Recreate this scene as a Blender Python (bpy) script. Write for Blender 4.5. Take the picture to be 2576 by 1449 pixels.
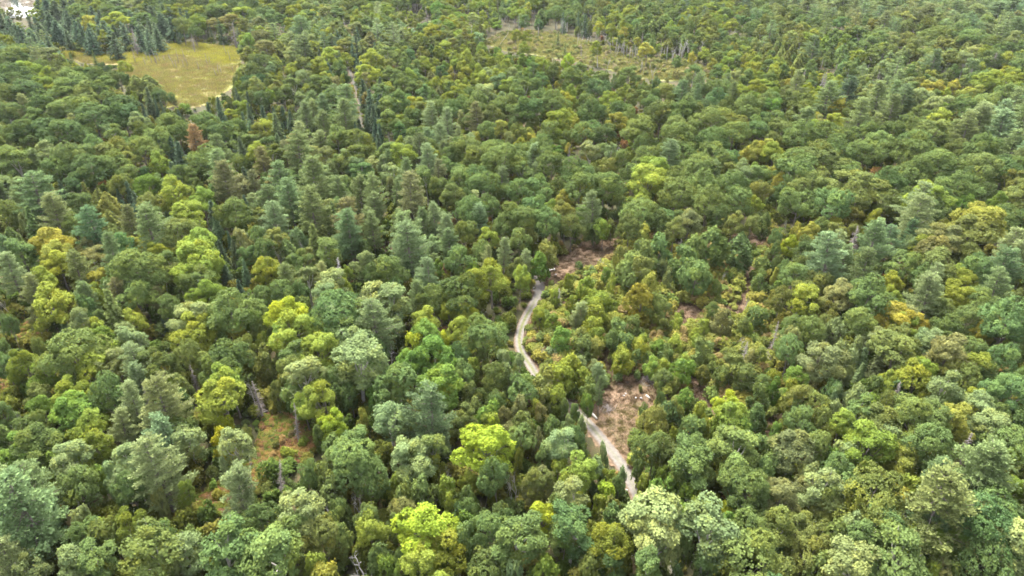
import bpy, math, random
import numpy as np
from mathutils import Vector, Matrix

for o in list(bpy.data.objects):
    bpy.data.objects.remove(o)
scene = bpy.context.scene
COL = scene.collection

# ---------------------------------------------------------------- camera
CAM_H = 95.0
PITCH = math.radians(30.0)
HFOV = math.radians(73.0)
cam_d = bpy.data.cameras.new('camera')
cam_d.angle = HFOV
cam_d.clip_start = 1.0
cam_d.clip_end = 9000.0
cam = bpy.data.objects.new('camera', cam_d)
COL.objects.link(cam)
cam.location = (0, 0, CAM_H)
cam.rotation_euler = (math.radians(90) - PITCH, 0, 0)
scene.camera = cam

# ---------------------------------------------------------------- light: bright overcast day
SUN_EL, SUN_AZ = math.radians(60), math.radians(335)   # azimuth clockwise from +Y
world = bpy.data.worlds.new('World')
scene.world = world
world.use_nodes = True
wn, wl = world.node_tree.nodes, world.node_tree.links
wn.clear()
w_out = wn.new('ShaderNodeOutputWorld')
w_bg = wn.new('ShaderNodeBackground')
w_sky = wn.new('ShaderNodeTexSky')
w_sky.sky_type = 'NISHITA'
w_sky.sun_disc = False
w_sky.sun_elevation = SUN_EL
w_sky.sun_rotation = SUN_AZ
w_sky.dust_density = 4.0
w_hs = wn.new('ShaderNodeHueSaturation')      # cloud cover takes the blue out of the sky
w_hs.inputs['Saturation'].default_value = 0.30
wl.new(w_sky.outputs[0], w_hs.inputs['Color'])
wl.new(w_hs.outputs[0], w_bg.inputs['Color'])
w_bg.inputs['Strength'].default_value = 0.15
wl.new(w_bg.outputs[0], w_out.inputs['Surface'])
sun_d = bpy.data.lights.new('sun', 'SUN')
sun_d.energy = 2.4
sun_d.angle = math.radians(30)
sun_d.color = (1.0, 0.96, 0.88)
sun = bpy.data.objects.new('sun', sun_d)
COL.objects.link(sun)
sd = Vector((math.sin(SUN_AZ) * math.cos(SUN_EL), math.cos(SUN_AZ) * math.cos(SUN_EL), math.sin(SUN_EL)))
sun.rotation_euler = sd.to_track_quat('Z', 'Y').to_euler()
sun.location = (0, 0, 300)
vs = scene.view_settings
vs.view_transform = 'Standard'
vs.look = 'None'
vs.exposure = 3.02
vs.gamma = 1.0
vs.use_curve_mapping = False
cy = scene.cycles
cy.filter_width = 1.7
cy.max_bounces = 5
cy.diffuse_bounces = 3
cy.glossy_bounces = 2
cy.transmission_bounces = 3
cy.transparent_max_bounces = 4

rng = np.random.default_rng(7)
random.seed(7)

# ---------------------------------------------------------------- survey: where things stand, taken from the photograph
FP = 1288.0 / math.tan(HFOV / 2)
CT, ST = math.cos(PITCH), math.sin(PITCH)


def survey(px, py, z=0.0):
    """Ground position of a point seen at px, py (photo 2576 wide), at height z."""
    u, v = (px - 1288.0) / FP, (724.5 - py) / FP
    dx, dy, dz = u, CT + v * ST, -ST + v * CT
    t = (z - CAM_H) / dz
    return dx * t, dy * t


def project(x, y, z):
    """Photo position (2576 wide) and depth of a place; numpy friendly."""
    zz = z - CAM_H
    dep = y * CT - zz * ST
    up = y * ST + zz * CT
    return 1288.0 + FP * x / dep, 724.5 - FP * up / dep, dep


def in_poly(px, py, poly):
    px, py = np.asarray(px, float), np.asarray(py, float)
    inside = np.zeros(px.shape, bool)
    n = len(poly)
    for i in range(n):
        x1, y1 = poly[i]
        x2, y2 = poly[(i + 1) % n]
        c = ((y1 > py) != (y2 > py)) & (px < (x2 - x1) * (py - y1) / ((y2 - y1) or 1e-9) + x1)
        inside ^= c
    return inside


# ---------------------------------------------------------------- object helpers
def thing(o, label, cat, group=None, kind=None):
    if label:
        o['label'] = label
    if cat:
        o['category'] = cat
    if group:
        o['group'] = group
    if kind:
        o['kind'] = kind
    return o


def link(name, data, parent=None):
    o = bpy.data.objects.new(name, data)
    COL.objects.link(o)
    if parent is not None:
        o.parent = parent
    return o


class Geo:
    """Collects faces with a material slot and two leaf variation values."""

    def __init__(self):
        self.v, self.f, self.m, self.t, self.w = [], [], [], [], []
        self.n = 0

    def quads(self, verts, mat=0, tint=None, warm=None):
        """verts: (N,4,3)"""
        N = len(verts)
        if not N:
            return
        self.v.append(verts.reshape(-1, 3))
        self.f.append((np.arange(N * 4) + self.n).reshape(N, 4))
        self.n += N * 4
        self.m.append(np.full(N, mat))
        self.t.append(np.ones(N) if tint is None else tint)
        self.w.append(np.zeros(N) if warm is None else warm)

    def tube(self, pts, rad, mat=1, sides=5, cap=False):
        pts = [np.asarray(p, float) for p in pts]
        rings = []
        for i, p in enumerate(pts):
            d = pts[min(i + 1, len(pts) - 1)] - pts[max(i - 1, 0)]
            d = d / (np.linalg.norm(d) + 1e-9)
            a = np.cross(d, (0, 0, 1.0) if abs(d[2]) < 0.9 else (1.0, 0, 0))
            a /= np.linalg.norm(a)
            b = np.cross(d, a)
            th = np.arange(sides) * 2 * math.pi / sides
            rings.append(p + rad[i] * (np.cos(th)[:, None] * a + np.sin(th)[:, None] * b))
        V = np.concatenate(rings)
        F = []
        for i in range(len(pts) - 1):
            for k in range(sides):
                k2 = (k + 1) % sides
                F.append((i * sides + k, i * sides + k2, (i + 1) * sides + k2, (i + 1) * sides + k))
        if cap:
            V = np.concatenate([V, pts[-1][None], pts[0][None]])
            e, s0 = len(V) - 2, len(V) - 1
            m = (len(pts) - 1) * sides
            for k in range(0, sides):
                k2 = (k + 1) % sides
                F.append((m + k, m + k2, e, e))
                F.append((k2, k, s0, s0))
        F = np.array(F) + self.n
        self.v.append(V)
        self.f.append(F)
        self.n += len(V)
        self.m.append(np.full(len(F), mat))
        self.t.append(np.ones(len(F)))
        self.w.append(np.zeros(len(F)))

    def mesh(self, name, mats, only=None):
        V = np.concatenate(self.v)
        F = np.concatenate(self.f)
        M, T, W = np.concatenate(self.m), np.concatenate(self.t), np.concatenate(self.w)
        if only is not None:
            k = M == only
            F, M, T, W = F[k], M[k] * 0, T[k], W[k]
            u, inv = np.unique(F.ravel(), return_inverse=True)
            V = V[u]
            F = inv.reshape(F.shape)
        me = bpy.data.meshes.new(name)
        tri = F[:, 2] == F[:, 3]
        cnt = np.where(tri, 3, 4)
        loops = F.ravel()[(np.arange(F.size) % 4 != 3) | ~np.repeat(tri, 4)]
        me.vertices.add(len(V))
        me.vertices.foreach_set('co', V.astype(np.float32).ravel())
        me.loops.add(len(loops))
        me.loops.foreach_set('vertex_index', loops.astype(np.int32))
        me.polygons.add(len(F))
        st = np.concatenate([[0], np.cumsum(cnt)[:-1]]).astype(np.int32)
        me.polygons.foreach_set('loop_start', st)
        me.polygons.foreach_set('material_index', M.astype(np.int32))
        me.update(calc_edges=True)
        a = me.attributes.new('tint', 'FLOAT', 'FACE')
        a.data.foreach_set('value', T.astype(np.float32))
        a = me.attributes.new('warm', 'FLOAT', 'FACE')
        a.data.foreach_set('value', W.astype(np.float32))
        for m in mats:
            me.materials.append(m)
        return me


# ---------------------------------------------------------------- materials
def new_mat(name):
    m = bpy.data.materials.new(name)
    m.use_nodes = True
    n, l = m.node_tree.nodes, m.node_tree.links
    n.clear()
    return m, n, l


def leaf_mat(name, instanced):
    m, n, l = new_mat(name)
    out = n.new('ShaderNodeOutputMaterial')
    if instanced:
        src = n.new('ShaderNodeAttribute')
        src.attribute_type = 'INSTANCER'
        src.attribute_name = 'leaf_colour'
    else:
        src = n.new('ShaderNodeObjectInfo')
    at, aw = n.new('ShaderNodeAttribute'), n.new('ShaderNodeAttribute')
    at.attribute_name, aw.attribute_name = 'tint', 'warm'
    mul = n.new('ShaderNodeVectorMath')
    mul.operation = 'SCALE'
    l.new(src.outputs['Color'], mul.inputs[0])
    l.new(at.outputs['Fac'], mul.inputs['Scale'])
    wm = n.new('ShaderNodeVectorMath')
    wm.operation = 'MULTIPLY'
    wm.inputs[1].default_value = (1.30, 1.10, 0.68)
    l.new(mul.outputs[0], wm.inputs[0])
    mx = n.new('ShaderNodeMix')
    mx.data_type = 'RGBA'
    l.new(aw.outputs['Fac'], mx.inputs[0])
    l.new(mul.outputs[0], mx.inputs[6])
    l.new(wm.outputs[0], mx.inputs[7])
    df, tr = n.new('ShaderNodeBsdfDiffuse'), n.new('ShaderNodeBsdfTranslucent')
    ms = n.new('ShaderNodeMixShader')
    ms.inputs[0].default_value = 0.38
    l.new(mx.outputs[2], df.inputs['Color'])
    l.new(mx.outputs[2], tr.inputs['Color'])
    l.new(df.outputs[0], ms.inputs[1])
    l.new(tr.outputs[0], ms.inputs[2])
    l.new(ms.outputs[0], out.inputs['Surface'])
    return m


def noise_mat(name, stops, scale=1.0, detail=6, rough=0.6, bump=0.0, coord='Object', stretch=(1, 1, 1), fine=None):
    """Colour from a noise through a ramp, broken up by a finer noise, in object space."""
    m, n, l = new_mat(name)
    out = n.new('ShaderNodeOutputMaterial')
    bs = n.new('ShaderNodeBsdfPrincipled')
    bs.inputs['Roughness'].default_value = 0.95
    bs.inputs['Specular IOR Level'].default_value = 0.1
    tc, mp = n.new('ShaderNodeTexCoord'), n.new('ShaderNodeMapping')
    mp.inputs['Scale'].default_value = stretch
    l.new(tc.outputs[coord], mp.inputs[0])
    nz = n.new('ShaderNodeTexNoise')
    nz.inputs['Scale'].default_value = scale
    nz.inputs['Detail'].default_value = detail
    nz.inputs['Roughness'].default_value = rough
    l.new(mp.outputs[0], nz.inputs['Vector'])
    rp = n.new('ShaderNodeValToRGB')
    els = rp.color_ramp.elements
    while len(els) < len(stops):
        els.new(0.5)
    for e, (p, c) in zip(els, stops):
        e.position = p
        e.color = (*c, 1)
    l.new(nz.outputs['Fac'], rp.inputs[0])
    colour = rp.outputs[0]
    if fine:
        n2 = n.new('ShaderNodeTexNoise')
        n2.inputs['Scale'].default_value = fine[0]
        n2.inputs['Detail'].default_value = 4
        l.new(mp.outputs[0], n2.inputs['Vector'])
        mr = n.new('ShaderNodeMapRange')
        mr.inputs[1].default_value, mr.inputs[2].default_value = 0.3, 0.7
        mr.inputs[3].default_value, mr.inputs[4].default_value = 1 - fine[1], 1 + fine[1]
        l.new(n2.outputs['Fac'], mr.inputs[0])
        sc = n.new('ShaderNodeVectorMath')
        sc.operation = 'SCALE'
        l.new(colour, sc.inputs[0])
        l.new(mr.outputs[0], sc.inputs['Scale'])
        colour = sc.outputs[0]
    l.new(colour, bs.inputs['Base Color'])
    if bump:
        bp = n.new('ShaderNodeBump')
        bp.inputs['Distance'].default_value = bump
        l.new(nz.outputs['Fac'], bp.inputs['Height'])
        l.new(bp.outputs[0], bs.inputs['Normal'])
    l.new(bs.outputs[0], out.inputs['Surface'])
    return m


LEAF = leaf_mat('leaf', False)
LEAF_I = leaf_mat('leaf_in_woods', True)
BARK = noise_mat('bark_brown', [(0.3, (0.06, 0.05, 0.04)), (0.7, (0.16, 0.14, 0.12))], 3, stretch=(1, 1, 0.2))
BARK_PALE = noise_mat('bark_pale', [(0.3, (0.16, 0.15, 0.13)), (0.65, (0.34, 0.32, 0.28))], 2.5, stretch=(1, 1, 0.5))
DEAD_W = noise_mat('dead_wood_pale', [(0.3, (0.15, 0.14, 0.13)), (0.7, (0.28, 0.26, 0.245))], 2, stretch=(1, 1, 0.2))
DEAD_R = noise_mat('dead_wood_brown', [(0.3, (0.10, 0.085, 0.078)), (0.7, (0.19, 0.165, 0.15))], 2, stretch=(1, 1, 0.2))

# ---------------------------------------------------------------- tree models
def unit(v):
    return v / (np.linalg.norm(v, axis=-1, keepdims=True) + 1e-9)


def leaf_quads(r, pos, nrm, size, aspect=0.8, wide=None):
    """Diamond leaves/sprays at pos facing nrm."""
    N = len(pos)
    a = unit(np.cross(nrm, r.normal(size=(N, 3))))
    b = np.cross(nrm, a)
    s = size[:, None]
    fold = nrm * s * 0.25
    return np.stack([pos + a * s, pos + b * s * aspect - fold, pos - a * s, pos - b * s * aspect - fold], 1)


def sphere_dirs(r, n, jit=0.25):
    i = np.arange(n) + 0.5
    ph = np.arccos(1 - 2 * i / n)
    th = math.pi * (1 + 5 ** 0.5) * i + r.uniform(0, 6.28)
    d = np.stack([np.cos(th) * np.sin(ph), np.sin(th) * np.sin(ph), np.cos(ph)], 1)
    return unit(d + r.normal(size=d.shape) * jit)


def broadleaf(seed, H, R, depth, lobes, lobe_r, per_lobe, leaves, leaf, spread, detail=1.0, top=0.0, gap=0.1, low=-0.45, bark=1, limbs=True):
    """A crown of overlapping boughs, each bough a shell of leaf sprays; trunk and limbs below."""
    r = np.random.default_rng(seed)
    g = Geo()
    rz = depth / 2
    rz *= r.uniform(0.84, 1.0)
    c = np.array([r.normal() * 0.25, r.normal() * 0.25, H - rz])
    d = sphere_dirs(r, int(lobes * 2 / (1 - low)) + 1, 0.30)
    d = d[d[:, 2] > low]
    k = r.uniform(0.45, 0.86, len(d))
    skew = unit(r.normal(size=(1, 3)) * [1, 1, 0.4])[0]
    k = k * (1 + r.uniform(0.0, 0.28) * (d @ skew))
    drop = r.uniform(size=len(d)) > 0.10
    d, k = d[drop], k[drop]
    shrink = 1 - top * np.clip(d[:, 2], 0, 1)
    L = c + d * k[:, None] * np.array([R, R, rz]) * np.stack([shrink, shrink, np.ones_like(shrink)], 1)
    LR = R * lobe_r * r.uniform(0.62, 1.32, len(d)) * (1 - 0.25 * np.clip(d[:, 2], 0, 1) * (top > 0))
    L = np.concatenate([L, c[None] + [[0, 0, rz * 0.25]]])
    LR = np.append(LR, R * 0.5)
    n_p = max(6, int(per_lobe * detail ** 0.5))
    n_l = max(3, int(leaves * detail ** 0.5))
    lf = leaf / detail ** 0.5
    ltint = r.uniform(0.88, 1.14, len(L))
    lwarm = np.clip(r.normal(0.08, 0.30, len(L)), 0, 0.9)
    for i in range(len(L)):
        sd_ = sphere_dirs(r, n_p, 0.3)
        P = L[i] + sd_ * LR[i] * r.uniform(0.75, 1.08, (n_p, 1)) * np.array([1, 1, 0.85])
        rel = (P - c) / np.array([R, R, rz])
        keep = (np.linalg.norm(rel, axis=1) > 0.5) & (sd_[:, 2] > -0.75) & (r.uniform(size=n_p) > gap)
        for j in range(len(L)):
            if j != i:
                keep &= np.linalg.norm((P - L[j]) / np.array([1, 1, 0.85]), axis=1) > LR[j] * 0.78
        P, nd = P[keep], sd_[keep]
        if not len(P):
            continue
        out = unit(unit(P - c) * 0.4 + nd)
        M = len(P)
        pos = np.repeat(P, n_l, 0)
        o_ = np.repeat(out, n_l, 0)
        off = r.normal(size=pos.shape) * spread
        off -= o_ * np.sum(off * o_, 1, keepdims=True) * 0.45
        pos = pos + off
        nr = unit(o_ * 0.9 + np.array([0, 0, 0.22]) + r.normal(size=pos.shape) * 0.5)
        ct = np.repeat(ltint[i] * r.uniform(0.88, 1.14, M), n_l) * r.uniform(0.92, 1.08, M * n_l)
        cw = np.clip(np.repeat(lwarm[i] + r.normal(0, 0.14, M), n_l), 0, 1)
        g.quads(leaf_quads(r, pos, nr, lf * r.uniform(0.7, 1.25, M * n_l)), 0, ct, cw)
    tr = 0.011 * H + 0.04
    bend = r.normal(size=2) * 0.3
    top_z = H - depth * 0.45
    pts = [np.array([bend[0] * t * t, bend[1] * t * t, top_z * t]) for t in (0, 0.08, 0.4, 0.75, 1.0)]
    g.tube(pts, [tr * 1.35, tr, tr * 0.8, tr * 0.55, tr * 0.2], bark, 6)
    if limbs:
        for i in r.permutation(len(L) - 1)[:7]:
            t0 = r.uniform(0.5, 0.85)
            b0 = np.array([bend[0] * t0 * t0, bend[1] * t0 * t0, top_z * t0])
            e = L[i] + (L[i] - b0) * 0.18
            mid = (b0 + e) / 2 + np.array([0, 0, -0.3]) + r.normal(size=3) * 0.25
            g.tube([b0, mid, e], [tr * 0.45, tr * 0.3, tr * 0.1], bark, 4)
    return g


def pine(seed, H, R, detail=1.0, bark=1):
    """White pine: plates of plumed branches in whorls, bare lower trunk, ragged outline."""
    r = np.random.default_rng(seed)
    g = Geo()
    base = H * r.uniform(0.22, 0.34)
    z = base
    P, D, S, T, Wm = [], [], [], [], []
    step0 = 1.15 if detail > 0.6 else 1.6
    lop = r.normal(size=2) * 0.25
    while z < H - 0.4:
        t = (z - base) / (H - base)
        prof = (1 - t) ** 0.62 * (0.62 + 0.38 * min(1, t * 4)) + 0.08
        nb = 5 if t < 0.85 else 4
        a0 = r.uniform(0, 6.28)
        for b in range(nb):
            az = a0 + b * 6.283 / nb + r.normal() * 0.3
            ln = R * prof * r.uniform(0.6, 1.25) * (1 + lop[0] * math.cos(az) + lop[1] * math.sin(az))
            if r.uniform() < 0.08:
                continue
            rise = r.uniform(0.05, 0.35) + 0.55 * t
            dirh = np.array([math.cos(az), math.sin(az), 0])
            tip = np.array([0, 0, z]) + dirh * ln + np.array([0, 0, rise * ln * 0.5])
            g.tube([(0, 0, z), (np.array([0, 0, z]) + dirh * ln * 0.5 + np.array([0, 0, rise * ln * 0.15])), tip], [0.06, 0.04, 0.01], bark, 3)
            bt = r.uniform(0.82, 1.18)
            n_t = max(2, int(ln / (0.42 / detail ** 0.35)))
            for s in np.linspace(0.35, 1.0, n_t):
                side = np.array([-dirh[1], dirh[0], 0])
                for sg in (-1, 1):
                    w = ln * 0.34 * (1.15 - s) + 0.25
                    c = np.array([0, 0, z]) + dirh * ln * s + np.array([0, 0, rise * ln * 0.5 * s * s]) + side * sg * w * r.uniform(0.2, 1.0) + r.normal(size=3) * 0.10
                    nn = max(3, int(15 * detail))
                    P.append(np.repeat(c[None], nn, 0) + r.normal(size=(nn, 3)) * np.array([0.22, 0.22, 0.11]))
                    dd = unit(dirh * 0.6 + side * sg * 0.35 + np.array([0, 0, 0.75]) + r.normal(size=(nn, 3)) * 0.5)
                    D.append(dd)
                    S.append(r.uniform(0.15, 0.28, nn) / detail ** 0.45)
                    T.append(np.full(nn, bt * r.uniform(0.85, 1.15)) * r.uniform(0.85, 1.2, nn))
                    Wm.append(np.full(nn, 0.18 if r.uniform() < 0.12 else 0.0))
        z += step0 * r.uniform(0.75, 1.25) * (1.1 - 0.45 * t)
    for k in range(int(10 * detail) + 3):
        c = np.array([r.normal() * 0.15, r.normal() * 0.15, H - r.uniform(0, 1.0)])
        P.append(c[None]); D.append(unit(r.normal(size=(1, 3)) + [0, 0, 1.0])); S.append(np.array([0.35])); T.append(np.array([1.15])); Wm.append(np.zeros(1))
    P, D, S, T, Wm = map(np.concatenate, (P, D, S, T, Wm))
    # needles: long narrow sprays lying across the tuft direction
    N = len(P)
    b = unit(np.cross(D, r.normal(size=(N, 3))))
    n2 = np.cross(D, b)
    s = S[:, None]
    q = np.stack([P - D * s * 0.7, P + b * s * 0.55 + n2 * s * 0.1, P + D * s * 1.0, P - b * s * 0.55 + n2 * s * 0.1], 1)
    g.quads(q, 0, T, Wm)
    tr = 0.015 * H + 0.04
    bend = r.normal(size=2) * 0.2
    g.tube([(0, 0, 0), (0, 0, 1.2), (0, 0, H * 0.5), (0, 0, H * 0.97)], [tr * 1.3, tr, tr * 0.7, 0.03], bark, 6)
    for k in range(6):          # dead snags of old whorls on the bare trunk
        zz = base * r.uniform(0.45, 1.0)
        az = r.uniform(0, 6.28)
        g.tube([(0, 0, zz), (math.cos(az) * R * 0.4, math.sin(az) * R * 0.4, zz - 0.1)], [0.035, 0.008], bark, 3)
    return g


def spruce(seed, H, R, detail=1.0, bark=1, power=0.82, droop=0.25):
    """Narrow spire: tight tiers of drooping boughs."""
    r = np.random.default_rng(seed)
    g = Geo()
    base = H * 0.07
    P, D, S, T = [], [], [], []
    z = base
    step = 0.42 / detail ** 0.4
    while z < H - 0.15:
        t = (z - base) / (H - base)
        ln0 = R * (1 - t) ** power + 0.08
        nb = int(max(4, 8 * (1 - t) + 3) * min(1, detail + 0.3))
        a0 = r.uniform(0, 6.28)
        for b in range(nb):
            az = a0 + b * 6.283 / nb + r.normal() * 0.2
            ln = ln0 * r.uniform(0.7, 1.15)
            dirh = np.array([math.cos(az), math.sin(az), 0])
            bt = r.uniform(0.8, 1.2)
            for s in np.linspace(0.3, 1.0, max(2, int(ln / 0.40 * detail ** 0.4))):
                c = np.array([0, 0, z]) + dirh * ln * s - np.array([0, 0, droop * ln * s])
                nn = max(2, int(4 * detail))
                P.append(c + r.normal(size=(nn, 3)) * np.array([0.13, 0.13, 0.08]))
                D.append(unit(dirh * 0.75 + np.array([0, 0, 0.7]) + r.normal(size=(nn, 3)) * 0.35))
                S.append(r.uniform(0.2, 0.32, nn) / detail ** 0.45)
                T.append(np.full(nn, bt * (0.9 + 0.25 * (s > 0.8))) * r.uniform(0.85, 1.15, nn))
        z += step * r.uniform(0.8, 1.2)
    P, D, S, T = map(np.concatenate, (P, D, S, T))
    g.quads(leaf_quads(r, P, D, S, 0.75), 0, T, np.zeros(len(T)))
    g.quads(leaf_quads(r, np.array([[0, 0, H - 0.2], [0, 0, H]]), np.array([[1.0, 0, 0], [0, 1.0, 0]]), np.array([0.25, 0.3]), 0.25), 0)
    tr = 0.013 * H + 0.03
    g.tube([(0, 0, 0), (0, 0, H * 0.5), (0, 0, H * 0.98)], [tr * 1.2, tr * 0.65, 0.015], bark, 5)
    return g


def cedar(seed, H, R, detail=1.0, bark=1):
    """Dense feathery column of upright sprays."""
    r = np.random.default_rng(seed)
    g = Geo()
    n = int(1500 * detail)
    t = r.uniform(0, 1, n) ** 0.85
    az = r.uniform(0, 6.283, n)
    ribs = 1 + 0.16 * np.sin(az * 5 + t * 9) + 0.1 * np.sin(az * 3 - t * 14 + 1)
    rad = R * np.sin(np.pi * np.clip(0.18 + 0.82 * t, 0, 1)) ** 0.75 * ribs * (0.72 + 0.34 * r.uniform(size=n))
    P = np.stack([np.cos(az) * rad, np.sin(az) * rad, 0.5 + t * (H - 0.7)], 1)
    o = np.stack([np.cos(az), np.sin(az), np.zeros(n)], 1)
    D = unit(o * 0.8 + np.array([0, 0, 0.6]) + r.normal(size=P.shape) * 0.4)
    T = (1 + 0.2 * np.sin(az * 5 + t * 9)) * r.uniform(0.8, 1.2, n)
    g.quads(leaf_quads(r, P, D, r.uniform(0.25, 0.42, n) / detail ** 0.45, 0.6), 0, T, np.clip(r.normal(0.1, 0.15, n), 0, 1))
    g.tube([(0, 0, 0), (0, 0, H * 0.6), (0, 0, H * 0.95)], [0.16, 0.09, 0.02], bark, 5)
    return g


def dead_conifer(seed, H, R, mat=1):
    """Bare spire whose many thin boughs still ring the trunk."""
    r = np.random.default_rng(seed)
    g = Geo()
    tr = 0.014 * H + 0.05
    lean = r.normal(size=2) * 0.02 * H
    ax = lambda z: np.array([lean[0] * (z / H) ** 2, lean[1] * (z / H) ** 2, z])
    g.tube([ax(0), ax(H * 0.35), ax(H * 0.7), ax(H)], [tr * 1.25, tr * 0.9, tr * 0.55, 0.02], 1, 6)
    B = Geo()
    z = H * 0.16
    while z < H * 0.97:
        t = z / H
        for b in range(4):
            az = r.uniform(0, 6.283)
            ln = R * (1 - t) ** 0.7 * r.uniform(0.35, 1.15) + 0.15
            d = np.array([math.cos(az), math.sin(az), 0])
            p0 = ax(z)
            p1 = p0 + d * ln * 0.5 + np.array([0, 0, 0.05 * ln])
            p2 = p0 + d * ln + np.array([0, 0, -0.12 * ln]) + r.normal(size=3) * 0.1
            g.tube([p0, p1, p2], [0.065, 0.045, 0.018], 2, 3)
            if ln > 0.9:
                sd_ = np.array([-d[1], d[0], 0]) * r.choice([-1, 1])
                g.tube([p1, p1 + (d * 0.5 + sd_ * 0.6) * ln * 0.4 + [0, 0, -0.1]], [0.04, 0.014], 2, 3)
        z += 0.34 * r.uniform(0.7, 1.3)
    return g


def dead_forked(seed, H, R, broken=False):
    """Leafless hardwood: trunk that forks again and again."""
    r = np.random.default_rng(seed)
    g = Geo()

    def grow(p, d, ln, rad, lev, first):
        mid = p + d * ln * 0.5 + r.normal(size=3) * ln * 0.05
        e = p + d * ln + r.normal(size=3) * ln * 0.06
        g.tube([p, mid, e], [rad, rad * 0.82, rad * 0.62], 1 if first else 2, 6 if first else 4)
        if lev == 0:
            return
        for k in range(3 if lev > 1 else 2):
            nd = unit(d + r.normal(size=3) * 0.55 + np.array([0, 0, 0.12]))
            s = r.uniform(0.45, 0.8)
            b0 = p + (e - p) * (1.0 if k == 0 else r.uniform(0.45, 1.0))
            grow(b0, nd, ln * s, rad * (0.6 if k == 0 else 0.45), lev - 1, False)

    grow(np.zeros(3), unit(np.array([r.normal() * 0.05, r.normal() * 0.05, 1.0])), H * 0.52, 0.021 * H + 0.06, 1 if broken else 4, True)
    V = np.concatenate(g.v)
    zmax = V[:, 2].max()
    rmax = np.percentile(np.linalg.norm(V[:, :2], axis=1), 97)
    sc = np.array([R / max(rmax, 0.2), R / max(rmax, 0.2), H / zmax])
    sc[:2] = np.clip(sc[:2], 0.5, 1.6)
    g.v = [v * sc for v in g.v]
    return g


def bush(seed, H, R, leaves=420, leaf=0.22):
    """Low shrub: loose mounds of leaf from the ground up, a few stems."""
    r = np.random.default_rng(seed)
    g = Geo()
    nl = 5
    for i in range(nl):
        a = r.uniform(0, 6.283)
        q = r.uniform(0.1, 0.6) * R
        c = np.array([math.cos(a) * q, math.sin(a) * q, H * r.uniform(0.3, 0.62)])
        lr = R * r.uniform(0.38, 0.6)
        n = leaves // nl
        d = unit(r.normal(size=(n, 3)) + np.array([0, 0, 0.4]))
        d[:, 2] = np.where(d[:, 2] < -0.5, -d[:, 2], d[:, 2])
        P = c + d * np.array([lr, lr, H * 0.42]) * r.uniform(0.7, 1.05, (n, 1))
        P[:, 2] = np.maximum(P[:, 2], 0.05)
        D = unit(d * 0.8 + np.array([0, 0, 0.6]) + r.normal(size=P.shape) * 0.5)
        g.quads(leaf_quads(r, P, D, leaf * r.uniform(0.7, 1.3, n)), 0, r.uniform(0.85, 1.15) * r.uniform(0.75, 1.25, n), np.clip(r.normal(0.12, 0.2, n), 0, 1))
        g.tube([(0, 0, 0), c * 0.6, c], [0.04, 0.03, 0.012], 1, 3)
    return g


# kind letter -> (H0, R0, builder at full and at low detail); each builder returns leaf faces in slot 0 and bark in slot 1
def b_oak(s, d): return broadleaf(s, 15, 4.6, 10.6, 22, 0.34, 60, 18, 0.15, 0.20, d, low=-0.7, gap=.06)
def b_maple(s, d): return broadleaf(s, 15, 4.0, 12.2, 22, 0.33, 54, 18, 0.152, 0.20, d, top=0.35, gap=0.1, low=-0.8)
def b_aspen(s, d): return broadleaf(s, 16, 2.9, 12.5, 22, 0.36, 46, 14, 0.15, 0.20, d, top=0.3, gap=0.14, low=-0.85)
def b_young(s, d): return broadleaf(s, 6, 2.2, 5.9, 15, 0.40, 34, 8, 0.19, 0.17, d, top=0.3, gap=0.12, low=-0.95)
def b_pine(s, d): return pine(s, 20, 3.6, d)
def b_spruce(s, d): return spruce(s, 14, 2.1, d)
def b_cedar(s, d): return cedar(s, 11, 1.9, d)
def b_bush(s, d): return bush(s, 3.0, 1.9, int(640 * d), 0.2 / d ** 0.45)


BUILD = dict(o=(15, 4.6, b_oak, 9), m=(15, 4.0, b_maple, 9), a=(16, 2.9, b_aspen, 7), p=(20, 3.6, b_pine, 8), s=(14, 2.1, b_spruce, 4), c=(11, 1.9, b_cedar, 3), b=(3.0, 1.9, b_bush, 5), y=(6, 2.2, b_young, 6))
BARKS = dict(o=BARK, m=BARK, a=BARK_PALE, p=BARK, s=BARK, c=BARK, b=BARK, y=BARK)
PLAIN = dict(o='oak', m='maple', a='aspen', p='pine', s='spruce', c='cedar', b='bush', y='young_tree')
MODEL = {}
for k, (h0, r0, fn, nv) in BUILD.items():
    MODEL[k] = dict(full=[], low=[], crown=[], trunk=[])
    for i in range(nv):
        seed = 1000 + 37 * i + ord(k) * 101
        g = fn(seed, 1.0)
        mats = [LEAF, BARKS[k]]
        MODEL[k]['full'].append(g.mesh(PLAIN[k] + '_whole', mats))
        MODEL[k]['crown'].append(g.mesh(PLAIN[k] + '_crown', [LEAF], only=0))
        MODEL[k]['trunk'].append(g.mesh(PLAIN[k] + '_trunk', [BARKS[k]], only=1))
        MODEL[k]['low'].append(fn(seed, 0.42).mesh(PLAIN[k] + '_far', mats))
DEADM = dict(d=[], f=[])
for i in range(5):
    g = dead_conifer(50 + i, 14, 2.2)
    DEADM['d'].append((g, g))
    g = dead_forked(80 + i, 13, 2.8)
    DEADM['f'].append((g, g))
for k in 'df':
    out = []
    for g, _ in DEADM[k]:
        out.append({c: (g.mesh('dead_trunk', [m], only=1), g.mesh('dead_branches', [m], only=2)) for c, m in (('w', DEAD_W), ('r', DEAD_R))})
    DEADM[k] = out

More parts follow.
